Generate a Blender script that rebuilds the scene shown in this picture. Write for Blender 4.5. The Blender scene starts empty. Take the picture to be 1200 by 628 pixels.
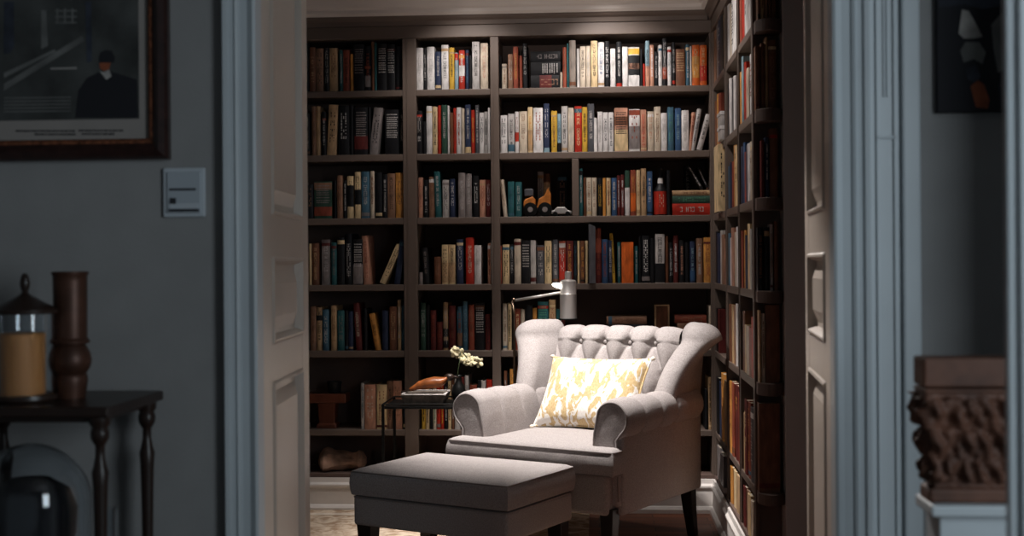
import bpy, math, random
from mathutils import Vector, Matrix, noise
random.seed(7)
C = bpy.context.scene.collection
PI = math.pi
# ------------------------------------------------------------------ camera frame
FOC = 1500.0; HZ = 306.0; YAW = math.atan(100/1500.0); ROLL = 0.0075; EYE = 1.2
Fw = Vector((-math.sin(YAW), math.cos(YAW), 0)); Rt = Vector((math.cos(YAW), math.sin(YAW), 0)); Up = Vector((0,0,1))
Rr = Rt*math.cos(ROLL) - Up*math.sin(ROLL); Ur = Up*math.cos(ROLL) + Rt*math.sin(ROLL)
CAM = Vector((0,0,EYE))
def ray(px, py): return Fw + Rr*((px-600)/FOC) + Ur*(-(py-HZ)/FOC)
def atY(px, py, Y): d = ray(px,py); return CAM + d*(Y/d.y)
def atX(px, py, X): d = ray(px,py); return CAM + d*(X/d.x)
def proj(p):
    v = p-CAM; z = v.dot(Fw); return 600+FOC*v.dot(Rr)/z, HZ-FOC*v.dot(Ur)/z
def xat(px, Y, py=306): return atY(px, py, Y).x
def zat(px, py, Y): return atY(px, py, Y).z
def camxy(cx, cd): v = Rt*cx + Fw*cd; return v.x, v.y       # camera-right / depth metres to world

cd = bpy.data.cameras.new('camera'); cam = bpy.data.objects.new('camera', cd); C.objects.link(cam)
cam.matrix_world = Matrix(((Rr.x,Ur.x,-Fw.x,0),(Rr.y,Ur.y,-Fw.y,0),(Rr.z,Ur.z,-Fw.z,EYE),(0,0,0,1)))
cd.sensor_width = 36; cd.lens = 36*FOC/1200; cd.shift_y = -(314-HZ)/1200.0
cd.dof.use_dof = True; cd.dof.focus_distance = 5.3; cd.dof.aperture_fstop = 3.0
cd.clip_start = 0.05
bpy.context.scene.camera = cam

# ------------------------------------------------------------------ materials
M = {}
def mat(name, col, rough=.6, metal=0, var=.0, scale=30, bump=0, bscale=200, spec=.5, emit=None, estr=0, coat=0, trans=0, stretch=None, ior=1.45, sheen=0):
    m = bpy.data.materials.new(name); m.use_nodes = True; nt = m.node_tree; N = nt.nodes; L = nt.links
    b = N['Principled BSDF']; b.inputs['Roughness'].default_value = rough; b.inputs['Metallic'].default_value = metal
    b.inputs['Specular IOR Level'].default_value = spec; b.inputs['Coat Weight'].default_value = coat
    b.inputs['Transmission Weight'].default_value = trans; b.inputs['IOR'].default_value = ior
    b.inputs['Sheen Weight'].default_value = sheen
    b.inputs['Base Color'].default_value = (*col,1)
    tc = N.new('ShaderNodeTexCoord'); mp = N.new('ShaderNodeMapping'); L.new(tc.outputs['Object'], mp.inputs['Vector'])
    if stretch: mp.inputs['Scale'].default_value = stretch
    if var:
        n = N.new('ShaderNodeTexNoise'); n.inputs['Scale'].default_value = scale; n.inputs['Detail'].default_value = 6
        L.new(mp.outputs[0], n.inputs['Vector'])
        r = N.new('ShaderNodeValToRGB'); e = r.color_ramp.elements
        e[0].position = .3; e[1].position = .7
        e[0].color = tuple(c*(1-var) for c in col)+(1,); e[1].color = tuple(min(1,c*(1+var)) for c in col)+(1,)
        L.new(n.outputs[0], r.inputs[0]); L.new(r.outputs[0], b.inputs['Base Color'])
    if bump:
        n2 = N.new('ShaderNodeTexNoise'); n2.inputs['Scale'].default_value = bscale; n2.inputs['Detail'].default_value = 4
        L.new(mp.outputs[0], n2.inputs['Vector'])
        bp = N.new('ShaderNodeBump'); bp.inputs['Strength'].default_value = bump; bp.inputs['Distance'].default_value = .002
        L.new(n2.outputs[0], bp.inputs['Height']); L.new(bp.outputs[0], b.inputs['Normal'])
    if emit: b.inputs['Emission Color'].default_value = (*emit,1); b.inputs['Emission Strength'].default_value = estr
    M[name] = m; return m
mat('case_paint', (.135,.100,.082), .5, var=.04, scale=6, bump=.05, bscale=60)
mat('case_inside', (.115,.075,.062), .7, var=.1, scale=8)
mat('library_trim', (.72,.65,.60), .45, var=.03, scale=5)
mat('plinth_white', (.75,.71,.68), .4, var=.03)
mat('hall_trim', (.46,.50,.525), .45, var=.05, scale=4, bump=.05, bscale=30)
mat('hall_wall', (.295,.29,.287), .85, var=.05, scale=9, bump=.2, bscale=150)
mat('door_paint', (.52,.455,.395), .38, var=.03, scale=4)
mat('gable_lit_paint', (.60,.57,.56), .5, var=.04, scale=6)  # raised albedo puts the light falling on the end panel into its colour
mat('ceiling_paint', (.26,.24,.23), .9, var=.02)
mat('library_wall', (.12,.10,.09), .8, var=.03)
mat('dark_wood', (.022,.012,.009), .35, var=.3, scale=12, stretch=(1,1,.1))
mat('red_wood', (.11,.032,.017), .35, var=.35, scale=20, stretch=(1,1,.2))
mat('leg_wood', (.012,.009,.008), .35)
mat('black_metal', (.012,.012,.012), .4, metal=.6)
mat('brushed_steel', (.62,.59,.57), .42, metal=.75, var=.08, scale=60, stretch=(1,1,.02))
mat('bronze', (.20,.15,.11), .3, metal=1)
mat('copper', (.075,.032,.020), .45, metal=.4, var=.4, scale=14)
mat('lamp_glow', (1,.95,.88), .4, emit=(1,.93,.82), estr=7)
mat('page_paper', (.52,.45,.35), .8, var=.2, scale=300, stretch=(1,1,1))
mat('stone_brown', (.34,.21,.15), .7, var=.6, scale=14, bump=.8, bscale=40)
mat('candle_wax', (.72,.30,.09), .5, var=.15, scale=8, stretch=(1,1,.1))
mat('glass', (.93,.97,1), .02, trans=1, ior=1.45)
mat('petal', (.85,.76,.5), .6, var=.2, scale=60)
mat('leaf_green', (.05,.07,.03), .5, var=.3)
mat('switch_plastic', (.50,.54,.58), .35)
mat('switch_panel', (.40,.44,.48), .25)
mat('dark_plastic', (.03,.03,.035), .4)
mat('frame_wood', (.026,.010,.008), .3, var=.4, scale=40, coat=.3)
mat('frame_gilt', (.20,.07,.035), .35, metal=.4, var=.7, scale=120)
mat('mat_paper', (.30,.27,.25), .9, var=.06, scale=8)
mat('print_ink', (.05,.052,.05), .8, var=.55, scale=9)
mat('ink_dark', (.012,.012,.016), .8); mat('ink_light', (.13,.13,.125), .8, var=.4, scale=12); mat('ink_orange', (.26,.07,.03), .8, var=.3)
mat('ink_mid', (.03,.035,.05), .8, var=.5, scale=20); mat('ink_pale', (.35,.33,.31), .8, var=.4, scale=20)
mat('carved_wood', (.095,.040,.024), .65, var=.45, scale=14, bump=.3, bscale=60)
mat('bird_wood', (.30,.09,.025), .35, var=.5, scale=25)
mat('truck_orange', (.45,.15,.03), .35, var=.4, scale=30)
mat('tassel', (.8,.72,.6), .8)

def fabric():
    m = mat('linen', (.47,.43,.42), .95, spec=.15)
    nt = m.node_tree; N = nt.nodes; L = nt.links; b = N['Principled BSDF']
    tc = N.new('ShaderNodeTexCoord')
    n = N.new('ShaderNodeTexNoise'); n.inputs['Scale'].default_value = 220; n.inputs['Detail'].default_value = 3; L.new(tc.outputs['Object'], n.inputs['Vector'])
    r = N.new('ShaderNodeValToRGB'); r.color_ramp.elements[0].color = (.29,.265,.26,1); r.color_ramp.elements[1].color = (.44,.405,.40,1)
    r.color_ramp.elements[0].position=.3; r.color_ramp.elements[1].position=.7
    L.new(n.outputs[0], r.inputs[0]); L.new(r.outputs[0], b.inputs['Base Color'])
    n3 = N.new('ShaderNodeTexNoise'); n3.inputs['Scale'].default_value = 14; L.new(tc.outputs['Object'], n3.inputs['Vector'])
    ad = N.new('ShaderNodeMath'); ad.operation='MULTIPLY_ADD'; ad.inputs[1].default_value=5; L.new(n3.outputs[0], ad.inputs[0]); L.new(n.outputs[0], ad.inputs[2])
    bp = N.new('ShaderNodeBump'); bp.inputs['Strength'].default_value = .35; bp.inputs['Distance'].default_value=.0025
    L.new(ad.outputs[0], bp.inputs['Height']); L.new(bp.outputs[0], b.inputs['Normal'])
fabric()
mat('piping', (.25,.225,.22), .9)
def damask():
    m = mat('damask', (.8,.75,.68), .75, sheen=.2)
    nt = m.node_tree; N = nt.nodes; L = nt.links; b = N['Principled BSDF']
    tc = N.new('ShaderNodeTexCoord'); mp = N.new('ShaderNodeMapping'); mp.inputs['Rotation'].default_value=(0,.6,0); mp.inputs['Scale'].default_value=(1.5,1,.75)
    L.new(tc.outputs['Object'], mp.inputs['Vector'])
    n = N.new('ShaderNodeTexNoise'); n.inputs['Scale'].default_value = 17; n.inputs['Detail'].default_value=3.5; n.inputs['Distortion'].default_value=1.2; L.new(mp.outputs[0], n.inputs['Vector'])
    v = N.new('ShaderNodeTexVoronoi'); v.inputs['Scale'].default_value = 95; L.new(mp.outputs[0], v.inputs['Vector'])
    r = N.new('ShaderNodeValToRGB'); r.color_ramp.elements[0].position=.47; r.color_ramp.elements[1].position=.50
    r.color_ramp.elements[0].color=(0,0,0,1); r.color_ramp.elements[1].color=(1,1,1,1); L.new(n.outputs[0], r.inputs[0])
    r2 = N.new('ShaderNodeValToRGB'); r2.color_ramp.elements[0].color=(.50,.34,.14,1); r2.color_ramp.elements[1].color=(.62,.46,.24,1); L.new(v.outputs['Distance'], r2.inputs[0])
    r2.color_ramp.elements[1].position=.6
    mx = N.new('ShaderNodeMix'); mx.data_type='RGBA'; L.new(r.outputs[0], mx.inputs[0]); L.new(r2.outputs[0], mx.inputs[6]); mx.inputs[7].default_value=(.86,.83,.78,1)
    L.new(mx.outputs[2], b.inputs['Base Color'])
    bp = N.new('ShaderNodeBump'); bp.inputs['Strength'].default_value=.5; bp.inputs['Distance'].default_value=.003
    L.new(v.outputs['Distance'], bp.inputs['Height']); L.new(bp.outputs[0], b.inputs['Normal'])
damask()
def woodfloor():
    m = mat('parquet', (.16,.06,.03), .5)
    nt = m.node_tree; N = nt.nodes; L = nt.links; b = N['Principled BSDF']
    tc = N.new('ShaderNodeTexCoord'); br = N.new('ShaderNodeTexBrick'); br.inputs['Scale'].default_value=1; br.inputs['Brick Width'].default_value=.5; br.inputs['Row Height'].default_value=.075
    br.inputs['Mortar Size'].default_value=.002; br.inputs['Color1'].default_value=(.34,.11,.045,1); br.inputs['Color2'].default_value=(.20,.065,.03,1); br.inputs['Mortar'].default_value=(.02,.01,.006,1)
    L.new(tc.outputs['Object'], br.inputs['Vector'])
    n = N.new('ShaderNodeTexNoise'); n.inputs['Scale'].default_value=40; mp=N.new('ShaderNodeMapping'); mp.inputs['Scale'].default_value=(.1,1,1); L.new(tc.outputs['Object'],mp.inputs[0]); L.new(mp.outputs[0],n.inputs['Vector'])
    mx = N.new('ShaderNodeMix'); mx.data_type='RGBA'; mx.blend_type='MULTIPLY'; mx.inputs[0].default_value=.6; L.new(br.outputs[0],mx.inputs[6]); L.new(n.outputs[0],mx.inputs[7]); L.new(mx.outputs[2], b.inputs['Base Color'])
woodfloor()
def rugmat():
    m = mat('rug_wool', (.5,.4,.3), .95)
    nt = m.node_tree; N = nt.nodes; L = nt.links; b = N['Principled BSDF']
    tc = N.new('ShaderNodeTexCoord'); n = N.new('ShaderNodeTexNoise'); n.inputs['Scale'].default_value=16; n.inputs['Detail'].default_value=8; n.inputs['Distortion'].default_value=1; L.new(tc.outputs['Object'],n.inputs['Vector'])
    r = N.new('ShaderNodeValToRGB'); e=r.color_ramp.elements; e[0].position=.38; e[1].position=.6; e[0].color=(.38,.25,.16,1); e[1].color=(.70,.58,.45,1); L.new(n.outputs[0],r.inputs[0]); L.new(r.outputs[0],b.inputs['Base Color'])
    n2 = N.new('ShaderNodeTexNoise'); n2.inputs['Scale'].default_value=300; L.new(tc.outputs['Object'],n2.inputs['Vector'])
    bp=N.new('ShaderNodeBump'); bp.inputs['Strength'].default_value=.6; bp.inputs['Distance'].default_value=.004; L.new(n2.outputs[0],bp.inputs['Height']); L.new(bp.outputs[0],b.inputs['Normal'])
rugmat()
mat('rug_border', (.74,.65,.55), .95, var=.15, scale=30)

PAL = dict(W=((.66,.63,.62),'white'), w=((.46,.43,.415),'pale grey'), C=((.66,.49,.28),'cream'), c=((.56,.47,.37),'ivory'),
 K=((.009,.009,.011),'black'), G=((.075,.075,.085),'dark grey'), g=((.22,.19,.185),'grey'), B=((.025,.035,.075),'navy'), b=((.04,.09,.19),'blue'),
 L=((.24,.36,.42),'light blue'), l=((.055,.125,.18),'slate blue'), T=((.022,.10,.11),'teal'), V=((.03,.07,.05),'dark green'), v=((.08,.24,.15),'green'),
 R=((.42,.028,.015),'red'), r=((.26,.06,.035),'brick red'), O=((.62,.12,.02),'orange red'), o=((.56,.25,.06),'orange'), Y=((.60,.36,.05),'yellow'),
 N=((.16,.065,.035),'brown'), n=((.25,.135,.085),'light brown'), M=((.11,.02,.018),'maroon'), S=((.45,.29,.16),'tan'), P=((.50,.25,.17),'pink'), U=((.21,.175,.15),'taupe'))
for k,(c,nm) in PAL.items(): mat('cover_'+nm.replace(' ','_'), c, .5, var=.38, scale=45, stretch=(1,1,.3), spec=.3)
def pm(k): return M['cover_'+PAL[k][1].replace(' ','_')]

# ------------------------------------------------------------------ mesh helpers
class MB:
    def __init__(s): s.v=[]; s.f=[]; s.m=[]; s.mi=0
    def add(s, vs, fs):
        o=len(s.v); s.v+= [tuple(v) for v in vs]; s.f += [tuple(i+o for i in f) for f in fs]; s.m += [s.mi]*len(fs); return s
    def box(s, x0,x1,y0,y1,z0,z1, T=None):
        vs=[Vector(p) for p in ((x0,y0,z0),(x1,y0,z0),(x1,y1,z0),(x0,y1,z0),(x0,y0,z1),(x1,y0,z1),(x1,y1,z1),(x0,y1,z1))]
        if T: vs=[T@v for v in vs]
        return s.add(vs, [(0,3,2,1),(4,5,6,7),(0,1,5,4),(1,2,6,5),(2,3,7,6),(3,0,4,7)])
    def loft(s, rings, cap=True, closed=True):
        n=len(rings[0]); vs=[p for r in rings for p in r]; fs=[]
        for i in range(len(rings)-1):
            for j in range(n if closed else n-1):
                a=i*n+j; b=i*n+(j+1)%n; fs.append((a,b,b+n,a+n))
        if cap: fs.append(tuple(reversed(range(n)))); fs.append(tuple((len(rings)-1)*n+j for j in range(n)))
        return s.add(vs, fs)
    def lathe(s, prof, c=(0,0,0), seg=28, cap=True):
        rings=[[(c[0]+max(r,1e-4)*math.cos(2*PI*k/seg), c[1]+max(r,1e-4)*math.sin(2*PI*k/seg), c[2]+z) for k in range(seg)] for r,z in prof]
        return s.loft(rings, cap)
    def tube(s, pts, r, seg=8, closed=False):
        pts=[Vector(p) for p in pts]; n=len(pts); rings=[]; up=None
        for i in range(n):
            if closed: t=(pts[(i+1)%n]-pts[i-1]).normalized()
            else: t=(pts[min(i+1,n-1)]-pts[max(i-1,0)]).normalized()
            if up is None: up = Vector((0,0,1)) if abs(t.z)<.9 else Vector((1,0,0))
            a=t.cross(up)
            if a.length<1e-4: a=t.cross(Vector((.3,.9,.1)))
            a.normalize(); b=a.cross(t).normalized(); up=b
            rr = r[i] if isinstance(r,(list,tuple)) else r
            rings.append([pts[i]+(a*math.cos(2*PI*k/seg)+b*math.sin(2*PI*k/seg))*rr for k in range(seg)])
        if closed: rings.append(rings[0]); return s.loft(rings, False)
        return s.loft(rings, True)
    def ball(s, c, r, seg=16, T=None):
        if not isinstance(r,(tuple,list)): r=(r,r,r)
        rings=[]
        for i in range(seg//2+1):
            a=-PI/2+PI*i/(seg//2)
            rings.append([Vector((c[0]+r[0]*max(math.cos(a),1e-3)*math.cos(2*PI*k/seg), c[1]+r[1]*max(math.cos(a),1e-3)*math.sin(2*PI*k/seg), c[2]+r[2]*math.sin(a))) for k in range(seg)])
        if T: rings=[[T@v for v in rg] for rg in rings]
        return s.loft(rings, True)
    def prism(s, poly, y0, y1):     # polygon in x,z extruded along y
        n=len(poly); vs=[(x,y0,z) for x,z in poly]+[(x,y1,z) for x,z in poly]
        fs=[tuple(range(n)), tuple(reversed(range(n,2*n)))]+[((j+1)%n, j, j+n, (j+1)%n+n) for j in range(n)]
        return s.add(vs, fs)
    def build(s, name, mats, parent=None, smooth=False, bevel=0, bseg=2, sub=0, auto=None):
        me=bpy.data.meshes.new(name); me.from_pydata(s.v, [], s.f)
        if not isinstance(mats,(list,tuple)): mats=[mats]
        for m in mats: me.materials.append(m)
        me.polygons.foreach_set('material_index', s.m)
        if smooth: me.polygons.foreach_set('use_smooth',[True]*len(me.polygons))
        me.update()
        o=bpy.data.objects.new(name, me); C.objects.link(o)
        if parent: o.parent=parent
        if auto is not None:
            try: me.set_sharp_from_angle(angle=math.radians(auto))
            except Exception: pass
        if bevel:
            b=o.modifiers.new('bevel','BEVEL'); b.width=bevel; b.segments=bseg; b.limit_method='ANGLE'; b.harden_normals=False
        if sub: sm=o.modifiers.new('sub','SUBSURF'); sm.levels=sub; sm.render_levels=sub
        return o
def tag(o, label, cat, group=None):
    o['label']=label; o['category']=cat
    if group: o['group']=group
    return o
def thing(name, label, cat, loc=(0,0,0), rotz=0, group=None):
    o=bpy.data.objects.new(name, None); C.objects.link(o); o.location=loc; o.rotation_euler=(0,0,rotz); o.empty_display_size=.1
    return tag(o,label,cat,group)
def struct(o): o['kind']='structure'; return o

# ------------------------------------------------------------------ the setting
YB = 6.12; YH = 2.85; YL = 2.89            # bookcase front plane, hall face and library face of the door wall
XS = xat(836, YB)                           # side bookcase front plane
DEP = .29; CEIL = 2.52
XL = -1.72; XR = XS+DEP+.02
jl = xat(300, YH-.02); jr = xat(978, YH-.02) # clear opening of the double doorway
struct(MB().box(XL,XR,YL,YB+DEP+.02,-.05,0).build('floor', M['parquet']))
struct(MB().box(-2.6,2.0,-1.5,YL,-.05,0).build('floor', M['dark_wood']))
struct(MB().box(XL-.1,XR+.1,YL,YB+DEP+.1,CEIL,CEIL+.06).build('ceiling', M['ceiling_paint']))
struct(MB().box(-2.6,2.0,-1.5,YL,2.72,2.78).build('ceiling', M['ceiling_paint']))
struct(MB().box(XL-.1,XR+.1,YB+DEP+.02,YB+DEP+.12,0,CEIL).build('wall_back', M['library_wall']))
struct(MB().box(XR,XR+.1,YL,YB+DEP+.02,0,CEIL).build('wall_right', M['library_wall']))
struct(MB().box(XL-.1,XL,YL,YB+DEP+.02,0,CEIL).build('wall_left', M['library_wall']))
DH = 2.2
w = MB(); w.box(-2.6,jl-.012,YH,YL,0,2.72)
struct(w.build('wall_front_left', M['hall_wall']))
struct(MB().box(jr+.012,2.0,YH,YL,0,2.72).build('wall_front_right', M['hall_wall']))
struct(MB().box(jl-.012,jr+.012,YH,YL,DH+.02,2.72).build('wall_front_top', M['hall_wall']))
struct(MB().box(-2.6,-2.5,-1.5,YH,0,2.72).build('wall_hall_left', M['hall_wall']))
struct(MB().box(2.0,2.1,-1.5,YL,0,2.72).build('wall_hall_right', M['hall_wall']))
struct(MB().box(.98,1.08,2.28,YH,0,2.72).build('unseen_shade_wall', M['hall_wall']))  # unseen wall return, added to keep the hall light off the right wall
# door jambs and casings
tn=[0]
def trim(mb, m, **k): tn[0]+=1; return struct(mb.build('trim_%d'%tn[0], m, **k))
trim(MB().box(jl-.012,jl,YH-.002,YL+.002,0,DH), M['hall_trim'], bevel=.002)
trim(MB().box(jr,jr+.012,YH-.002,YL+.002,0,DH), M['hall_trim'], bevel=.002)
trim(MB().box(jl-.012,jr+.012,YH-.002,YL+.002,DH,DH+.02), M['hall_trim'])
def casing_profile(w):     # (offset from the opening, projection)
    return [(0,0),(0,.012),(.006,.016),(.014,.012),(.020,.009),(w*.48,.012),(w*.52,.018),(w*.60,.022),(w*.66,.017),(w*.78,.019),(w*.84,.028),(w*.95,.030),(w,.026),(w,0)]
def casing(x, sgn, w, z1, y=YH):
    pr=casing_profile(w); rings=[[(x+sgn*a, y-b, z) for a,b in pr] for z in (0,z1)]
    if sgn>0: rings=[list(reversed(r)) for r in rings]
    return trim(MB().loft(rings), M['hall_trim'])
wl = jl - xat(262, YH-.02); wr = xat(1021, YH-.02)-jr
casing(jl, -1, wl, DH); casing(jr, 1, wr, DH)
trim(MB().box(jl-wl, jr+wr, YH-.03, YH, DH, DH+wl), M['hall_trim'], bevel=.004)
# painted corner pilaster right of the doorway: panelled board and plain post
xa=jr+wr; xb=xat(1058,YH-.03); xc=xat(1083,YH-.05)
pp=MB(); pp.box(xa,xb,YH-.018,YH,0,2.72)
pp.box(xa+.012,xa+.018,YH-.024,YH-.018,.1,2.6); pp.box(xb-.016,xb-.010,YH-.024,YH-.018,.1,2.6)
pp.box(xa+.028,xa+.032,YH-.022,YH-.018,1.55,2.6); pp.box(xb-.030,xb-.026,YH-.022,YH-.018,1.55,2.6)
pp.box(xa+.012,xb-.010,YH-.024,YH-.018,1.46,1.466)
trim(pp, M['hall_trim'], bevel=.0015)
trim(MB().box(xb,xc,YH-.032,YH,0,2.72), M['hall_trim'], bevel=.006)
# nearer door frame at the right edge of the view
xp=xat(1181,1.75)
pr=MB(); pr.box(xp,xp+.12,1.75,1.768,0,2.72); pr.box(xp+.014,xp+.05,1.742,1.75,0,2.72); pr.box(xp+.07,xp+.13,1.768,1.88,0,2.72)
trim(pr, M['hall_trim'], bevel=.006)
# crown mouldings
zc = lambda py: zat(600,py,YB-.05)
def crown_prof():
    z0=zat(489,17,YB-.06); return [(0,z0),(.05,z0),(.062,z0+.012),(.062,z0+.028),(.075,z0+.036),(.085,z0+.05),(.105,z0+.085),(.125,z0+.10),(.15,z0+.11),(.15,CEIL),(0,CEIL)]
cp=crown_prof()
trim(MB().loft([[(x,YB+.01-a,z) for a,z in cp] for x in (XL,XS-.0)]), M['library_trim'])
trim(MB().loft([[(XS+.01-a,y,z) for a,z in cp] for y in (YB+.01,4.3)]), M['library_trim'])
# ------------------------------------------------------------------ bookcases
SH = [(2.029,1.999),(1.72,1.688),(1.413,1.382),(1.091,1.061),(.772,.741),(.390,.362)]   # top and underside of each shelf board
HEADZ, HEADT, PLZ = 2.278, 2.337, .18
zt = lambda i: SH[i][0]
U = [(XL, XL+.05), (-.931,-.865), (-.506,-.465), (.537,XS+.03)]
bc = thing('bookcase','taupe built-in bookcase covering the back wall, with six rows of shelves','bookcase',(0,YB,0))
def P_(mb, name, m, parent, loc0=(0,YB,0), **k):
    o = mb.build(name, m, parent, **k); return o
yb0, yb1 = 0, DEP
for i,(a,b) in enumerate(U):
    MB().box(a,b,yb0,yb1,PLZ,HEADZ).build('upright', M['case_paint'], bc, bevel=.003)
    if i in (1,2):  # bead line on the stile
        MB().box(a+.30*(b-a),a+.36*(b-a),-.003,0,PLZ+.01,HEADZ-.002).build('bead', M['case_paint'], bc)
for i,(zt_,zb_) in enumerate(SH):
    for (a,b) in ((U[0][1],U[1][0]),(U[1][1],U[2][0]),(U[2][1],U[3][0])):
        MB().box(a,b,.002,yb1-.01,zb_,zt_).build('shelf', M['case_paint'], bc, bevel=.003)
MB().box(-.118,-.085,.002,yb1-.01,SH[2][0],SH[1][1]).build('divider', M['case_paint'], bc, bevel=.003)
MB().box(XL,XS+.03,-.004,yb1,HEADZ,HEADT).build('header', M['case_paint'], bc, bevel=.003)
c_=[(0,HEADT),(.012,HEADT),(.016,HEADT+.02),(.03,HEADT+.03),(.045,HEADT+.055),(0,HEADT+.055)]
MB().loft([[(x,-a,z) for a,z in c_] for x in (XL,XS-.02)]).build('cornice', M['case_paint'], bc)
MB().box(XL,XS+.03,yb1-.012,yb1,PLZ,HEADT+.05).build('back_panel', M['case_inside'], bc)
MB().box(XL,XS+.03,-.002,yb1-.01,PLZ-.02,PLZ).build('bottom_board', M['case_inside'], bc, bevel=.003)
def plinth_prof(): return [(-.01,0),(.028,0),(.028,.018),(.020,.030),(.014,.034),(.014,.112),(.022,.122),(.022,.130),(.012,.140),(.010,.160),(-.01,.162)]
MB().loft([[(x,-a,z) for a,z in plinth_prof()] for x in (XL,XS+.0)]).build('plinth', M['plinth_white'], bc)

# side bookcase along the right wall; local +x runs toward the camera, local -y faces the room
YE = 4.56                                   # near end of the side case
sb = thing('bookcase','taupe built-in bookcase along the right wall, receding to the corner','bookcase',(XS,YB,0),-PI/2)
SU = [(.0,.02),(.60,.625),(1.09,1.112),(1.53,YB-YE)]
for a,b in SU: MB().box(a,b,0,DEP,PLZ,HEADZ).build('upright', M['case_paint'], sb, bevel=.003)
for a,b in SU[1:3]: MB().box(a+.3*(b-a),a+.42*(b-a),-.003,0,PLZ,HEADZ).build('bead', M['case_paint'], sb)
for (zt_,zb_) in SH:
    for k in range(3): MB().box(SU[k][1],SU[k+1][0],.002,DEP-.01,zb_,zt_).build('shelf', M['case_paint'], sb, bevel=.003)
MB().box(0,YB-YE,-.004,DEP,HEADZ,HEADT).build('header', M['case_paint'], sb, bevel=.003)
MB().loft([[(x,-a,z) for a,z in c_] for x in (.0,YB-YE)]).build('cornice', M['case_paint'], sb)
MB().box(0,YB-YE,DEP-.012,DEP,PLZ,HEADT+.05).build('back_panel', M['case_inside'], sb)
MB().box(0,YB-YE,-.002,DEP-.01,PLZ-.02,PLZ).build('bottom_board', M['case_inside'], sb, bevel=.003)
MB().loft([[(x,-a,z) for a,z in plinth_prof()] for x in (.0,YB-YE)]).build('plinth', M['plinth_white'], sb)

# rounded open end shelves turned toward the doorway
xe1 = xat(915,YE-.02)
eu = thing('end_shelf_unit','dark open end shelves with bowed fronts, closing the side bookcase','shelf unit',(XS,YE,0))
ew = xe1-XS+.012
MB().box(0,.012,-.02,0,0,HEADT).build('upright', M['case_inside'], eu)
MB().box(ew-.012,DEP+.02,-.10,0,0,HEADT+.05).build('side_panel', M['gable_lit_paint'], eu, bevel=.003)
MB().box(0,ew,-.004,0,0,HEADT).build('back_panel', M['case_inside'], eu)
for (zt_,zb_) in SH+[(PLZ,.0)]:
    pts=[(.004,-.002)]+[(.004+(ew-.012)*t, -.03-.09*math.sin(PI*(.15+.7*t))) for t in [k/10 for k in range(11)]]+[(ew-.008,-.002)]
    n=len(pts); mb=MB(); mb.loft([[(x,y,z) for x,y in pts] for z in (zb_-.012,zt_)]); mb.build('shelf', M['case_inside'], eu, bevel=.002)  # darker inside material puts the shade of these end shelves into their colour
MB().box(0,ew,-.02,0,HEADZ,HEADT).build('header', M['case_paint'], eu)

# ------------------------------------------------------------------ books
BOOKS=[]
def glyphs(rnd, w, z0, z1, vertical=True, heavy=False):
    """strokes of unreadable lettering on a spine, as (x0,x1,z0,z1)"""
    out=[]; lh=w*.66; st=.14*lh if not heavy else .2*lh; st=max(st,.0019)
    if vertical:
        z=z1; pitch=lh*.62
        while z-pitch*.8>z0:
            if rnd.random()<.12: z-=pitch; continue
            a=z-pitch*.78; x0,x1=-lh/2,lh/2; k=rnd.randrange(5)
            out.append((x0,x1,z-st,z))
            if k in(0,1): out.append((x0,x1,a,a+st))
            if k in(0,2): out.append((x1-st,x1,a,z))
            if k in(1,3): out.append((-st/2,st/2,a,z))
            if k in(2,4): out.append((x0,x0+st,a,z))
            z-=pitch
    else:
        z=z1; ch=.0085
        while z-ch>z0:
            x=-w*.38
            while x<w*.34:
                cw=rnd.uniform(.003,.007); out.append((x,min(x+cw,w*.4),z-ch*.6,z)); x+=cw+.0018
            z-=ch*rnd.choice((1.2,1.2,1.6))
    return out
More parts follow.
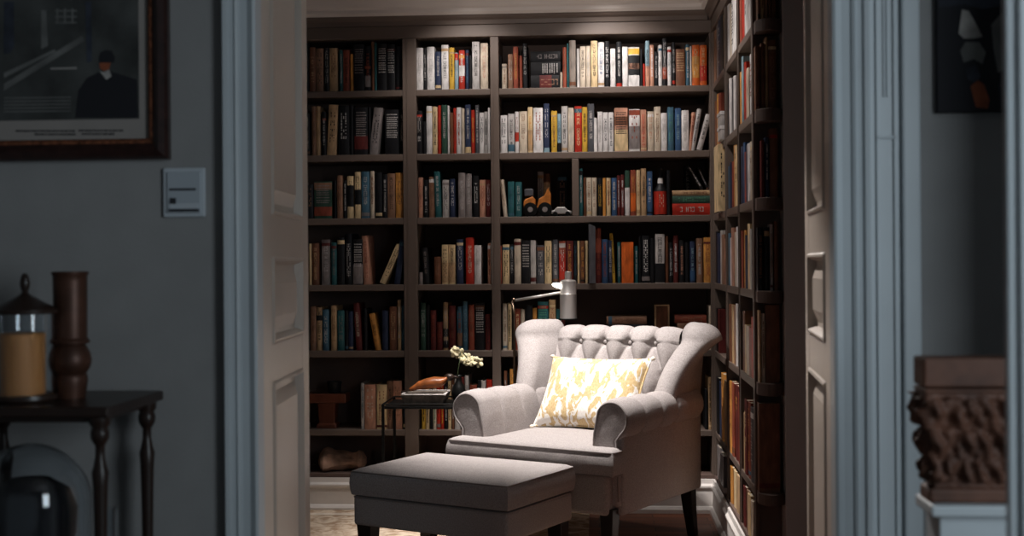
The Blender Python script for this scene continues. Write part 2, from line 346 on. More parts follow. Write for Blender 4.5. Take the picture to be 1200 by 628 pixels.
def build_book(B, into=None):
    rnd=random.Random(B['seed']); w,h,d=B['w'],B['h'],B['d']; t=min(.003,w*.18)
    cov=MB(); r=min(.004,w*.25)
    arc=[(-w/2+w*k/6, r*(((k-3)/3)**2)) for k in range(7)]
    cov.loft([[(x,y,z) for x,y in arc]+[(w/2,r+t,z),(-w/2,r+t,z)] for z in (0,h)])
    cov.box(-w/2,-w/2+t,r+t,d,0,h); cov.box(w/2-t,w/2,r+t,d,0,h)
    pg=MB().box(-w/2+t,w/2-t,r+t,d-.004,.003,h-.004)
    tt=MB(); mode=B.get('mode','v')
    zt0,zt1=h*rnd.uniform(.12,.3),h*rnd.uniform(.82,.93)
    if mode=='v' and rnd.random()<.35: mode='H'
    heavy=mode=='H'
    if B['txt']:
        if mode in('v','H'):
            if w>.012: g=glyphs(rnd,w*(.75 if heavy else .62),zt0,zt1,True,heavy)
            else: g=glyphs(rnd,w*.7,h*.2,h*.9,True)
        elif mode=='h': g=glyphs(rnd,w,h*.35,h*.9,False)
        yoff=lambda x: r*((x/(w/2))**2)
        for a,b,c,e in g:
            tt.add([(a,yoff(a)-.0006,c),(b,yoff(b)-.0006,c),(b,yoff(b)-.0006,e),(a,yoff(a)-.0006,e)],[(0,1,2,3)])
    bands=B.get('bands') or []
    if not bands and rnd.random()<.30: 
        zz=rnd.choice((.05,.86)); bands=[(zz,zz+rnd.uniform(.03,.09),rnd.choice('KCRWlNMgS'))]
    T=Matrix.Translation(B['loc'])@Matrix.Rotation(B.get('rz',0),4,'Z')@Matrix.Rotation(B.get('lean',0),4,'Y')
    lift=abs(math.sin(B.get('lean',0)))*w/2
    if B.get('flat'):   # lying on its side, spine still forward
        T=Matrix.Translation(Vector(B['loc'])+Vector((0,0,w/2)))@Matrix.Rotation(B.get('rz',0),4,'Z')@Matrix.Rotation(PI/2,4,'Y')@Matrix.Translation((0,0,-h/2)); lift=0
    T=Matrix.Translation((0,0,lift))@T
    bandmb=[]
    for a,b,c in bands:
        m=MB(); m.loft([[(x*1.01,y-.0004,z) for x,y in arc]+[(w/2*1.01,r+.001,z),(-w/2*1.01,r+.001,z)] for z in (h*a,h*b)]); bandmb.append((m,c))
    if into is not None:
        for mb,mi in ((cov,into['idx'][B['col']]),(pg,into['pg'])):
            into['mb'].mi=mi; into['mb'].add([T@Vector(v) for v in mb.v], mb.f)
        return
    root=bpy.data.objects.new('book',None); C.objects.link(root); root.matrix_world=T; root.empty_display_size=.05
    tag(root,B['label'],'book',B['group'])
    cov.build('cover', pm(B['col']), root); pg.build('pages', M['page_paper'], root)
    if tt.v: tt.build('spine_lettering', pm(B['txt']), root)
    for m,c in bandmb: m.build('spine_band', pm(c), root)

ORD=['leftmost','second','third','fourth','fifth','sixth','seventh','eighth','ninth','tenth','eleventh','twelfth','thirteenth','fourteenth','fifteenth','sixteenth','seventeenth','eighteenth','nineteenth','twentieth']+['twenty-'+s for s in 'first second third fourth fifth sixth seventh eighth ninth'.split()]+['thirtieth']+['thirty-'+s for s in 'first second third fourth fifth sixth seventh eighth ninth'.split()]+['fortieth']
ROWN=['top','second','third','fourth','fifth','sixth']
def label_row(lst, place, group):
    n=len(lst)
    for i,B in enumerate(lst):
        hh='tall ' if B['h']>.245 else ('short ' if B['h']<.185 else '')
        ww='thick ' if B['w']>.045 else ('thin ' if B['w']<.02 else '')
        col=PAL[B['col']][1]
        tx=' with %s lettering'%PAL[B['txt']][1] if B['txt'] else ''
        st=' lying flat' if B.get('flat') else (' leaning' if abs(B.get('lean',0))>.06 else '')
        if i==0: o='leftmost'
        elif i==n-1: o='rightmost'
        elif i<=n//2: o=ORD[i]+' from left'
        else: o=ORD[n-1-i]+' from right'
        for tx_ in (tx, tx.replace('with pale grey','with grey').replace('with dark grey','with grey').replace('with light ','with ').replace(' with ',' with '), tx.split(' lettering')[0].replace(' with ',' ')+'-lettered' if False else '', ''):
            s_='%s%s%s book%s%s, %s, %s'%(hh,ww if not hh else '',col,tx_,st,o,place)
            if len(s_.replace('-',' ').split())<=16: break
        B['label']=s_; B['group']=group
def row(ri, reg, data, place, group='books on the back wall shelves', zbase=None, keep=None):
    """data: (x0,x1,ytop,colour,text,opts) in zoomed pixels of the crop reg=(ox,oy,s)"""
    ox,oy,s=reg; out=[]; zb=zt(ri) if zbase is None else zbase
    for k,e in enumerate(data):
        x0,x1,yt,c=e[:4]; txt=e[4] if len(e)>4 else ''; op=e[5] if len(e)>5 else {}
        y=YB+.022+random.uniform(0,.014)
        xa_,xb_=xat(ox+x0/s,y),xat(ox+x1/s,y)
        h=zat(ox+(x0+x1)/2/s,oy+yt/s,y)-zb
        B=dict(w=xb_-xa_-.0012,h=h,d=min(.22,max(.11,h*.72)),col=c,txt=txt,loc=((xa_+xb_)/2,y,zb),seed=random.random(),yt=yt)
        B.update(op)
        if 'hh' in op: B['h']=op['hh']
        if 'shift' in op: B['loc']=((xa_+xb_)/2+op['shift'],y,zb)
        B['area']=B['w']*B['h']*61000
        out.append(B)
    label_row(out, place, group); BOOKS.extend(out); return out
A_=(340,0,4.615); B_=(580,0,4.615); C_=(350,110,4.8); D_=(580,110,4.185); E_=(350,190,4.188); F_=(580,250,4.444); G_=(350,330,4.444); H_=(350,400,2.756); I_=(440,390,4.83)
hz={'mode':'h'}; HV={'mode':'H'}
# left bay
row(0,A_,[(20,50,250,'K','w'),(52,78,240,'M',''),(80,108,235,'K','c'),(112,145,255,'N','S'),(147,187,262,'n','K'),(192,218,258,'K','w'),(220,264,260,'S','N'),(274,292,272,'T','w'),(293,328,270,'r','K'),(332,347,292,'o'),(350,408,240,'K','g',hz),(410,445,250,'K','r',{'bands':[(.1,.35,'g'),(.5,.56,'r')]}),(447,462,225,'N'),(463,476,230,'T'),(480,530,236,'K','w',hz),(531,575,240,'K','w',hz),(577,612,250,'K')],'top shelf of left bay')
row(1,C_,[(-20,8,90,'K','w'),(10,36,80,'M',''),(38,68,110,'K','c'),(78,102,70,'n','N'),(103,128,70,'S','',),(135,160,100,'K','w',{'bands':[(.8,.85,'r')]}),(162,214,62,'S','K',{'lean':.05}),(228,290,65,'K','w',HV),(292,315,62,'K',''),(318,395,75,'K','g',{'mode':'h','bands':[(.12,.4,'M')]}),(398,410,75,'K'),(413,462,78,'g','K',{'lean':.12,'mode':'H','shift':-.012}),(490,572,88,'K','w',hz),(574,594,88,'K','w')],'second shelf of left bay')
row(2,E_,[(0,30,100,'M',''),(35,73,110,'K','n'),(78,165,95,'V','g',{'mode':'h','bands':[(.08,.32,'r'),(.78,.97,'n')]}),(175,188,90,'K'),(190,217,65,'n','N'),(222,238,90,'K','w'),(240,272,68,'C','K',{'bands':[(.28,.78,'K')]}),(277,308,48,'C','K',{'bands':[(.3,.62,'K')]}),(310,350,46,'l','w'),(353,374,44,'c','N'),(378,412,50,'K'),(414,437,60,'K','w'),(438,476,55,'n','K'),(478,518,52,'o','N')],'third shelf of left bay')
row(3,E_,[(0,30,410,'K',''),(33,50,415,'n','N'),(51,62,400,'C','K'),(66,98,398,'N','S'),(112,155,380,'g','w'),(160,186,395,'T','g'),(190,225,370,'K'),(228,262,350,'K','w'),(266,314,378,'K','w',{'mode':'h','bands':[(.02,.45,'g')]}),(318,350,362,'P','r',{'lean':-.04}),(398,428,420,'C','K',{'lean':.42,'hh':.205,'shift':-.003}),(482,512,380,'B','',{'lean':.14,'shift':-.015})],'fourth shelf of left bay')
row(4,G_,[(30,55,150,'K',''),(58,88,130,'n','N'),(90,120,135,'S','K',{'bands':[(.7,.82,'K')]}),(122,154,145,'l','w'),(165,195,125,'S','N'),(198,235,150,'T','g'),(237,255,150,'K'),(256,280,155,'B'),(296,328,112,'M','c',{'lean':-.06}),(336,354,140,'K'),(396,424,165,'o','K',{'lean':-.17,'mode':'H'}),(432,462,150,'B'),(470,508,130,'N','S'),(512,530,95,'S','w'),(533,556,125,'l')],'fifth shelf of left bay')
row(5,H_,[(197,208,135,'w','l'),(209,245,140,'P','c',{'mode':'H'}),(248,281,140,'C','r',{'mode':'H'}),(282,300,128,'n','K'),(301,330,128,'P','n'),(333,348,160,'K','l')],'sixth shelf of left bay')
# narrow middle bay
nm='narrow bay'
row(0,A_,[(690,727,258,'W','w'),(729,746,262,'K','w',HV),(748,789,253,'W','w'),(792,823,278,'B','w'),(826,864,243,'W','K'),(868,895,258,'Y','K'),(897,917,285,'L','w',{'bands':[(.8,.98,'R')]}),(920,952,272,'R','W',{'bands':[(.35,.62,'W'),(.8,.88,'o')]}),(956,974,270,'B','l'),(975,990,300,'K','w'),(992,1032,225,'w','K'),(1037,1078,233,'c','P',)],'top shelf of '+nm)
row(1,C_,[(668,700,95,'K','w'),(702,722,155,'K','w'),(724,756,68,'W'),(758,786,72,'C','K'),(788,806,65,'R'),(809,841,62,'V','w'),(843,854,65,'W'),(856,875,105,'N'),(876,892,80,'R','r'),(893,920,76,'W','r'),(922,938,80,'c'),(942,974,60,'B','w',{'bands':[(.02,.14,'C')]}),(976,997,90,'R','o'),(999,1020,62,'G','w'),(1022,1048,105,'W','K'),(1049,1070,100,'w','K'),(1071,1082,78,'W')],'second shelf of '+nm)
row(2,E_,[(590,612,75,'P','r'),(616,638,87,'K','w'),(642,670,72,'n','N'),(673,702,46,'T','w',{'lean':-.03}),(708,740,87,'w','K'),(744,770,82,'B','W',HV),(786,820,52,'g','w'),(822,852,55,'g','w'),(858,886,66,'K','W',HV),(890,920,87,'P','r'),(922,944,87,'M','W',HV)],'third shelf of '+nm)
row(3,E_,[(590,608,540,'g','w'),(614,642,420,'K','g',{'lean':-.06}),(665,698,465,'N','n'),(702,734,405,'C','K',{'mode':'v','bands':[(.05,.55,'S')]}),(736,768,405,'C','K',{'bands':[(.05,.55,'S')]}),(775,808,378,'B','w'),(820,860,370,'R','c'),(862,896,408,'W','w')],'fourth shelf of '+nm)
row(4,G_,[(632,660,110,'V','w'),(662,680,120,'K'),(684,712,150,'M','r'),(716,745,210,'M','r'),(750,776,108,'S','w',{'bands':[(.28,.45,'K'),(.05,.2,'K')]}),(780,815,125,'M','N'),(822,850,130,'l','r',{'bands':[(.1,.4,'n')]}),(852,877,104,'l','L'),(882,912,120,'r','n'),(915,966,110,'K','w',hz),(970,995,170,'M','K')],'fifth shelf of '+nm)
row(5,I_,[(255,276,300,'Y','K'),(278,298,290,'C','K'),(300,318,300,'K'),(319,338,285,'c','v'),(340,362,300,'R','K'),(364,380,290,'R','Y'),(384,402,280,'K','w'),(404,422,270,'C','K'),(425,440,260,'N','w'),(442,474,263,'w','K'),(478,498,250,'M'),(500,522,243,'w','K'),(528,568,295,'r'),(573,590,270,'K'),(592,619,270,'w','K'),(622,654,265,'R','r'),(657,668,285,'C')],'sixth shelf of '+nm)
# wide right bay
wb='wide bay'
row(0,B_,[(25,43,300,'K'),(46,72,345,'c','n'),(78,105,292,'n','w'),(106,134,252,'r','o'),(140,156,300,'r','w'),(158,183,235,'K','w')],'top shelf of %s, left end'%wb)
row(0,B_,[(360,372,390,'c'),(374,395,255,'r','N'),(397,407,235,'T'),(410,445,217,'U'),(450,466,262,'w','K'),(468,498,250,'c','K'),(500,524,248,'c','w'),(527,563,220,'C','K'),(565,599,228,'W','b'),(601,628,222,'K','W',HV),(632,660,262,'W','w'),(664,694,225,'K','w',{'mode':'v','bands':[(.01,.09,'R')]}),(697,727,253,'W',''),(729,789,255,'W','',{'bands':[(.30,.80,'K'),(.82,.97,'Y'),(.45,.6,'P')]}),(793,806,265,'K','w'),(808,820,345,'R'),(822,844,220,'L','K',{'bands':[(0.01,.45,'P')]}),(846,868,243,'P','W'),(871,890,280,'K','w'),(892,912,243,'W','w'),(914,938,207,'K','W',{'mode':'H','bands':[(.15,.4,'r')]}),(941,962,252,'W','L'),(966,984,228,'K','w'),(986,1036,265,'N','S',{'mode':'h'}),(1040,1061,240,'l','w'),(1062,1072,250,'W'),(1074,1114,243,'O','C',{'bands':[(.2,.72,'o')]}),(1116,1154,243,'O','C',{'bands':[(.12,.5,'R')]})],'top shelf of '+wb)
row(1,D_,[(30,65,105,'W','K',HV),(69,101,97,'w','K',{'bands':[(.05,.22,'l')]}),(103,122,87,'W','r',{'bands':[(.28,.5,'R')]}),(124,163,85,'c','n'),(166,190,65,'C','o',{'bands':[(.05,.5,'S')]}),(193,240,68,'W','r'),(244,272,47,'B','W',{'mode':'H','bands':[(.01,.1,'L')]}),(281,309,83,'Y','N'),(311,329,97,'L','K',{'bands':[(.02,.25,'K')]}),(331,361,60,'w','K'),(363,392,68,'c','w'),(396,431,60,'R','C'),(432,458,64,'Y','K'),(459,492,48,'G','w'),(490,507,117,'W'),(509,533,87,'W','w'),(535,560,90,'W','G'),(562,587,90,'W','G'),(591,657,68,'P','K',{'mode':'h','bands':[(.02,.5,'C'),(.6,.8,'N')]}),(662,716,75,'W','r',{'mode':'v','bands':[(.86,.98,'r'),(.06,.6,'g')]}),(718,748,77,'P','R'),(753,784,85,'c','P'),(786,818,62,'c','N'),(820,849,93,'W','w'),(852,882,65,'l','v'),(888,918,70,'b','L'),(920,956,80,'W','w'),(955,974,90,'P','r',{'lean':.1,'shift':-.002}),(972,994,72,'w','G',{'lean':.17,'shift':-.008}),(998,1026,98,'w','K',{'lean':.27,'shift':-.006})],'second shelf of '+wb)
row(2,D_,[(42,62,420,'c','n',{'lean':-.1,'shift':.002}),(66,97,430,'T','l'),(102,133,432,'T','w')],'third shelf, cubby of '+wb)
row(2,D_,[(416,434,365,'T','w'),(437,449,410,'N'),(451,476,410,'c','n'),(478,501,410,'c','n'),(505,528,412,'K','Y'),(531,546,412,'o','K'),(549,570,412,'C','r'),(574,600,412,'b','w'),(602,617,400,'M','w'),(619,637,397,'M','W'),(640,664,375,'V','',{'bands':[(.01,.62,'W')]}),(667,694,373,'r','o',{'bands':[(.1,.5,'O')]}),(696,716,373,'C','r'),(719,745,365,'S','K'),(748,775,380,'b','W'),(846,864,375,'K')],'third shelf of '+wb)
row(3,F_,[(-38,-22,100+55,'P','r'),(-20,8,137,'W','r'),(10,36,168,'r','c'),(40,75,162,'C','K'),(78,98,160,'K','W',HV),(101,135,133,'c'),(138,183,140,'K','w',hz),(185,214,140,'w'),(218,256,165,'G','w'),(259,295,143,'C','K'),(299,330,137,'G','w'),(334,368,145,'r','W',{'bands':[(.1,.7,'R'),(.85,.95,'w')]}),(371,408,143,'M','o'),(410,428,143,'K','l'),(430,442,143,'C'),(445,468,143,'N','o'),(470,485,143,'C','S')],'fourth shelf of wide bay, left of binder')
row(3,F_,[(524,554,75,'M','r',{'bands':[(.55,.98,'r')]}),(557,588,135,'b','r'),(591,610,140,'B','W'),(614,630,104,'Y','K',{'lean':-.05,'shift':-.002}),(638,655,150,'T','w'),(659,722,150,'O','',),(728,746,170,'T','w'),(749,762,118,'K'),(765,806,115,'K','W',{'mode':'H'}),(809,832,130,'K'),(835,884,108,'w','K',{'bands':[(.01,.4,'K')]}),(887,904,120,'N'),(906,927,150,'K','W',HV),(929,955,115,'M','W'),(960,987,140,'K','P'),(990,1012,150,'K'),(1016,1043,145,'B','L',{'bands':[(.05,.3,'b')]}),(1049,1082,130,'n','w'),(1087,1130,125,'o','r')],'fourth shelf of wide bay, right of binder')
row(4,F_,[(38,62,470,'c','n'),(65,84,470,'C','K'),(88,99,520,'K'),(101,130,497,'r','C'),(132,154,500,'c'),(158,192,480,'K'),(194,217,493,'o'),(221,276,460,'T','v',{'mode':'h'}),(280,314,450,'S','r'),(317,340,500,'T'),(343,362,480,'M')],'fifth shelf of %s'%wb)
row(4,F_,[(1112,1124,480,'c','n'),(1127,1140,480,'n')],'fifth shelf of wide right bay, far end')
row(5,I_,[(722,740,215,'N','w'),(742,750,230,'K'),(755,786,205,'o','N'),(788,820,320,'r','K')],'sixth shelf of '+wb)
row(5,(500,360,2.344),[(762,769,225,'K'),(771,780,192,'S','K'),(782,789,185,'r')],'sixth shelf behind chair, beside corner')

# side bookcase: books by bay, far to near; (colour, text, thickness, height)
def side(ri, bay, items, z=None):
    a=SU[bay][1]+.012; end=SU[bay+1][0]-.01; out=[]; zb=zt(ri) if z is None else z; x=a
    tot=sum(i[2] for i in items)
    gap=max(0,(end-a-tot))/max(1,len(items)) if tot<end-a else 0
    for it in items:
        c,t,wd,h=it[:4]; op=it[4] if len(it)>4 else {}
        if x+wd>end: break
        yy=YB-(x+wd/2)
        B=dict(w=wd-.0015,h=h,d=min(.21,h*.72),col=c,txt=t,loc=(XS+.002+random.uniform(0,.006),yy,zb),rz=-PI/2,seed=random.random()); B.update(op)
        q0=proj(Vector((XS,yy+wd/2,zb))); q1=proj(Vector((XS,yy-wd/2,zb+h))); B['area']=abs(q1[0]-q0[0])*abs(q1[1]-q0[1])
        out.append(B); x+=wd+gap*.15
    place='%s shelf of side bookcase, %s bay'%(ROWN[ri] if z is None else 'bottom',('far','middle','near')[bay])
    label_row(out, place, 'books on the side bookcase'); BOOKS.extend(out)
side(0,0,[('n','K',.09,.24),('g','w',.10,.25),('B','w',.12,.25),('K','',.10,.26),('S','K',.09,.24)])
side(0,1,[('W','w',.10,.24),('c','n',.09,.22),('W','K',.11,.25),('W','',.10,.24)])
side(0,2,[('r','w',.05,.22),('R','W',.07,.22),('R','C',.05,.24),('W','K',.07,.25),('w','K',.06,.25),('W','w',.08,.24)])
side(1,0,[('N','o',.09,.22),('o','N',.08,.24),('r','w',.10,.23)])
side(1,1,[('K','w',.09,.22),('W','K',.06,.23),('K','',.08,.22),('W','w',.05,.22),('g','w',.08,.21)])
side(1,2,[('o','K',.05,.20),('L','w',.05,.25),('R','W',.06,.22),('P','r',.06,.18),('c','n',.06,.18),('W','r',.08,.22)])
side(2,1,[('l','L',.07,.18),('B','w',.06,.19),('r','w',.06,.19),('o','N',.08,.25),('C','K',.09,.24)])
side(2,2,[('B','L',.06,.22),('b','W',.05,.23),('r','o',.06,.19),('B','w',.06,.21),('W','K',.07,.21),('c','n',.08,.21)])
side(3,0,[('K','L',.10,.24),('B','L',.12,.23),('w','K',.09,.24),('n','c',.12,.22),('P','n',.08,.2)])
side(3,1,[('l','w',.05,.22),('W','K',.06,.20),('P','N',.08,.24),('c','n',.08,.22),('W','w',.05,.24)])
side(3,2,[('r','W',.06,.22),('o','w',.06,.22),('B','L',.07,.20),('C','K',.07,.24),('w','n',.05,.22)])
side(4,0,[('K','w',.08,.2),('M','',.08,.2)])
side(4,1,[('N','S',.08,.24),('S','K',.08,.24),('n','c',.09,.24),('W','w',.05,.25)])
side(4,2,[('N','n',.06,.23),('C','K',.08,.18),('c','n',.08,.18),('r','o',.07,.18),('R','C',.06,.22)])
side(5,0,[('K','w',.12,.26),('B','w',.12,.25),('o','N',.13,.3),('S','',.12,.28)])
side(5,1,[('o','r',.10,.3),('r','N',.09,.30),('M','o',.12,.30),('r','',.08,.28)])
side(5,2,[('S','K',.07,.22),('M','C',.08,.28),('r','o',.08,.28),('G','w',.09,.27)])
side(5,0,[('g','K',.14,.15),('g','w',.16,.14)],z=PLZ)
side(5,1,[('o','r',.10,.15),('C','K',.09,.15),('S','n',.12,.15)],z=PLZ)
side(5,2,[('M','S',.08,.15),('n','c',.08,.15),('C','r',.08,.15),('c','K',.06,.14)],z=PLZ)
# end unit: spines toward the doorway
def endrow(ri, items):
    out=[]; zb=zt(ri)
    for p0,p1,h,c,t in items:
        y=YE-.075; x0,x1=xat(p0,y),xat(p1,y)
        B=dict(w=x1-x0-.001,h=h,d=.068,col=c,txt=t,loc=((x0+x1)/2,y,zb),seed=random.random(),area=(p1-p0)*h*330); out.append(B)
    label_row(out,'%s row of dark end shelves'%ROWN[ri],'books on the dark end shelves'); BOOKS.extend(out)
endrow(0,[(890,893.2,.16,'n',''),(893.8,898,.2,'S','N'),(898.5,902,.19,'n',''),(902.5,906,.21,'N','n'),(906.5,911.5,.19,'N','')])
endrow(1,[(887,893,.22,'N',''),(893.5,898,.23,'N',''),(898.5,901.5,.25,'S',''),(902,911.5,.24,'N','n')])
endrow(2,[(893,897,.2,'M',''),(897.5,902,.21,'B','w'),(903,912,.24,'N','')])
endrow(3,[(888,895,.22,'K','N'),(895.5,902,.22,'K',''),(902.5,906,.23,'w','n'),(907,912,.24,'N','')])
endrow(4,[(889,891.5,.25,'S',''),(892,896,.24,'c','n'),(896.5,913,.27,'N','')])
endrow(5,[(888,912.5,.31,'N','')])
BOOKS.sort(key=lambda b:-b['area'])
big,rest=BOOKS[:300],BOOKS[300:]
print('books',len(BOOKS),'area cut',big[-1]['area'])
for B in big: build_book(B)
keys=list(PAL); agg=dict(mb=MB(),idx={k:i for i,k in enumerate(keys)},pg=len(keys))
for B in rest: build_book(B, agg)
o=agg['mb'].build('narrow_books',[pm(k) for k in keys]+[M['page_paper']])
o['kind']='stuff'; tag(o,'thin leftover books in many colours filling gaps between larger ones on all the shelves','books')
print('distinct labels',len(set(B['label'] for B in big)), max(len(B['label'].replace('-',' ').split()) for B in big))
# ------------------------------------------------------------------ door leaves
def leaf(n, hx, ang, side):
    L_, T_, H_ = .65, .04, 2.19; y0,y1=(-T_,0) if side>0 else (0,T_)
    st=.105; zs=[.012,.22,.915,1.005,1.215,1.315,2.07,H_]      # rails: 0-1, 2-3, 4-5, 6-7
    d=MB(); d.box(0,.115,y0,y1,.012,H_); d.box(L_-st,L_,y0,y1,.012,H_)
    for a,b in ((0,1),(2,3),(4,5),(6,7)): d.box(.115,L_-st,y0+.0005,y1-.0005,zs[a],zs[b])
    o=d.build('door_%d'%n, M['door_paint'], bevel=.0015); struct(o)
    o.location=(hx,YL+.004,0); o.rotation_euler=(0,0,ang)
    for a,b in ((1,2),(3,4),(5,6)):
        m=MB(); x0,x1,z0,z1=.115,L_-st,zs[a],zs[b]
        def ring(i, dpt): return [(x0+i,dpt,z0+i),(x1-i,dpt,z0+i),(x1-i,dpt,z1-i),(x0+i,dpt,z1-i)]
        for f,s in ((y1,-1),(y0,1)):
            rg=[ring(0,f+s*.001),ring(.004,f-s*.004),ring(.010,f-s*.005),ring(.016,f+s*.006),ring(.020,f+s*.018),ring(.032,f+s*.018),ring(.060,f+s*.006),ring(.064,f+s*.004)]
            if s<0: rg=[list(reversed(r)) for r in rg]
            k=len(m.f); m.loft(rg, cap=False); base=len(m.v)-4; m.add([],[]); m.f.append(tuple(range(base,base+4))); m.m.append(0)
        m.build('door_panel', M['door_paint'], o)
    return o
leaf(1, jl-.002, PI/2+math.radians(3.7), -1)
leaf(2, jr+.002, PI/2-math.radians(4.3), 1)

# ------------------------------------------------------------------ rug
rx1=xat(690,5.57,628)
rg=thing('rug','mottled beige wool rug lying on the library floor under the ottoman','rug',(0,0,0))
MB().box(XL+.05,rx1,4.3,YB-.03,0.0,.010).build('rug_field', M['rug_wool'], rg, bevel=.003)
for a in ((XL+.16,rx1-.1,YB-.16,YB-.12),(XL+.16,rx1-.1,4.40,4.44),(rx1-.15,rx1-.11,4.40,YB-.12)):
    MB().box(a[0],a[1],a[2],a[3],.0095,.0115).build('rug_border', M['rug_border'], rg)

# ------------------------------------------------------------------ upholstery
def cushion(xs, ys, inside, z0, z1, crown, R=.03, belly=.0):
    """box-edged cushion over a rectilinear outline; returns mesh builder"""
    def sd(x,y):       # distance to the outline
        best=9
        for (ax,ay),(bx,by) in edges:
            dx,dy=bx-ax,by-ay; t=max(0,min(1,((x-ax)*dx+(y-ay)*dy)/(dx*dx+dy*dy))); best=min(best,math.hypot(x-ax-t*dx,y-ay-t*dy))
        return best
    edges=inside['edges']; test=inside['test']; mb=MB(); idx={}; cells=[(i,j) for i in range(len(xs)-1) for j in range(len(ys)-1) if test((xs[i]+xs[i+1])/2,(ys[j]+ys[j+1])/2)]
    V=[];F=[]
    def vid(i,j,l):
        k=(i,j,l)
        if k not in idx:
            x,y=xs[i],ys[j]; d=sd(x,y)
            q=1-max(0,1-d/R)**2; q=math.sqrt(max(q,0)); c=crown*(1-math.exp(-d/.09))
            z = z1-.008+.008*q+c if l==1 else z0+.006-.006*q
            idx[k]=len(V); V.append((x,y,z))
        return idx[k]
    cs=set(cells)
    for i,j in cells:
        F.append((vid(i,j,1),vid(i+1,j,1),vid(i+1,j+1,1),vid(i,j+1,1)))
        F.append((vid(i,j,0),vid(i,j+1,0),vid(i+1,j+1,0),vid(i+1,j,0)))
        for (di,dj,a,b) in ((0,-1,(i,j),(i+1,j)),(1,0,(i+1,j),(i+1,j+1)),(0,1,(i+1,j+1),(i,j+1)),(-1,0,(i,j+1),(i,j))):
            if (i+di,j+dj) not in cs:
                nx,ny=di,dj; ring=[]
                prev=(vid(*a,0),vid(*b,0))
                for t in (.25,.5,.75):
                    bl=belly*math.sin(PI*t); cur=[]
                    for p in (a,b):
                        k=(p[0],p[1],'s',t)
                        if k not in idx:
                            x,y=xs[p[0]],ys[p[1]]; zz=(z0+.006)*(1-t)+(z1-.008)*t; idx[k]=len(V); V.append([x,y,zz])
                        v=V[idx[k]]
                        key=('n',k,nx,ny)
                        if key not in idx: idx[key]=1; V[idx[k]]=[v[0]+nx*bl,v[1]+ny*bl,v[2]]
                        cur.append(idx[k])
                    F.append((prev[0],prev[1],cur[1],cur[0])); prev=tuple(cur)
                F.append((prev[0],prev[1],vid(*b,1),vid(*a,1)))
    mb.add(V,F); return mb
def grid(a,b,n): return [a+(b-a)*k/n for k in range(n+1)]
def loop_edges(p): return [(p[i],p[(i+1)%len(p)]) for i in range(len(p))]
def outline_tube(p, z, r, rad=.02):
    pts=[]
    n=len(p)
    for i in range(n):
        a,b,c=Vector((*p[i-1],z)),Vector((*p[i],z)),Vector((*p[(i+1)%n],z))
        u=(a-b).normalized(); w=(c-b).normalized()
        for t in (0,.33,.66,1): 
            q=b+u*rad*(1-t)**2+w*rad*t**2; pts.append(q)
    return MB().tube(pts, r, 6, closed=True)
FAB=M['linen']
def tapered_leg(mb, x, y, z0, z1, a=.028, b=.018, kx=0, ky=0):
    rings=[[(x+sx*s+dx,y+sy*s+dy,z) for sx,sy in ((-1,-1),(1,-1),(1,1),(-1,1))] for z,s,dx,dy in ((z0,b,kx,ky),((z0+z1)/2,(a+b)/2,kx*.4,ky*.4),(z1,a,0,0))]
    return mb.loft(rings)

# ottoman
ox_,oy_=camxy(-.192,4.875)
ot=thing('ottoman','rectangular grey linen ottoman on dark legs in front of the armchair','ottoman',(ox_,oy_,0.0115),-math.radians(31)+YAW)
hw,hd=.345,.245
op=[(-hw,-hd),(hw,-hd),(hw,hd),(-hw,hd)]
cu=cushion(grid(-hw,hw,36),grid(-hd,hd,26),dict(edges=loop_edges(op),test=lambda x,y:True),.305,.405,.022,belly=.006)
cu=cu.build('cushion', FAB, ot, smooth=True, auto=50)
outline_tube(op,.398,.0035,.012).build('piping', M['piping'], cu, smooth=True)
b=MB().box(-hw+.004,hw-.004,-hd+.004,hd-.004,.195,.305).build('base', FAB, ot, bevel=.012, bseg=3)
outline_tube([(x*.985,y*.985) for x,y in op],.302,.003,.012).build('seam', M['piping'], b, smooth=True)
for sx in (-1,1):
    for sy in (-1,1): tapered_leg(MB(), sx*(hw-.045), sy*(hd-.045), 0, .2, .032,.022).build('leg', M['leg_wood'], ot, bevel=.003)

# armchair
ax_,ay_=camxy(.285,5.43)
ch=thing('armchair','grey linen wing armchair with rolled arms and button-tufted back','armchair',(ax_,ay_,0.0),-math.radians(33)+YAW)
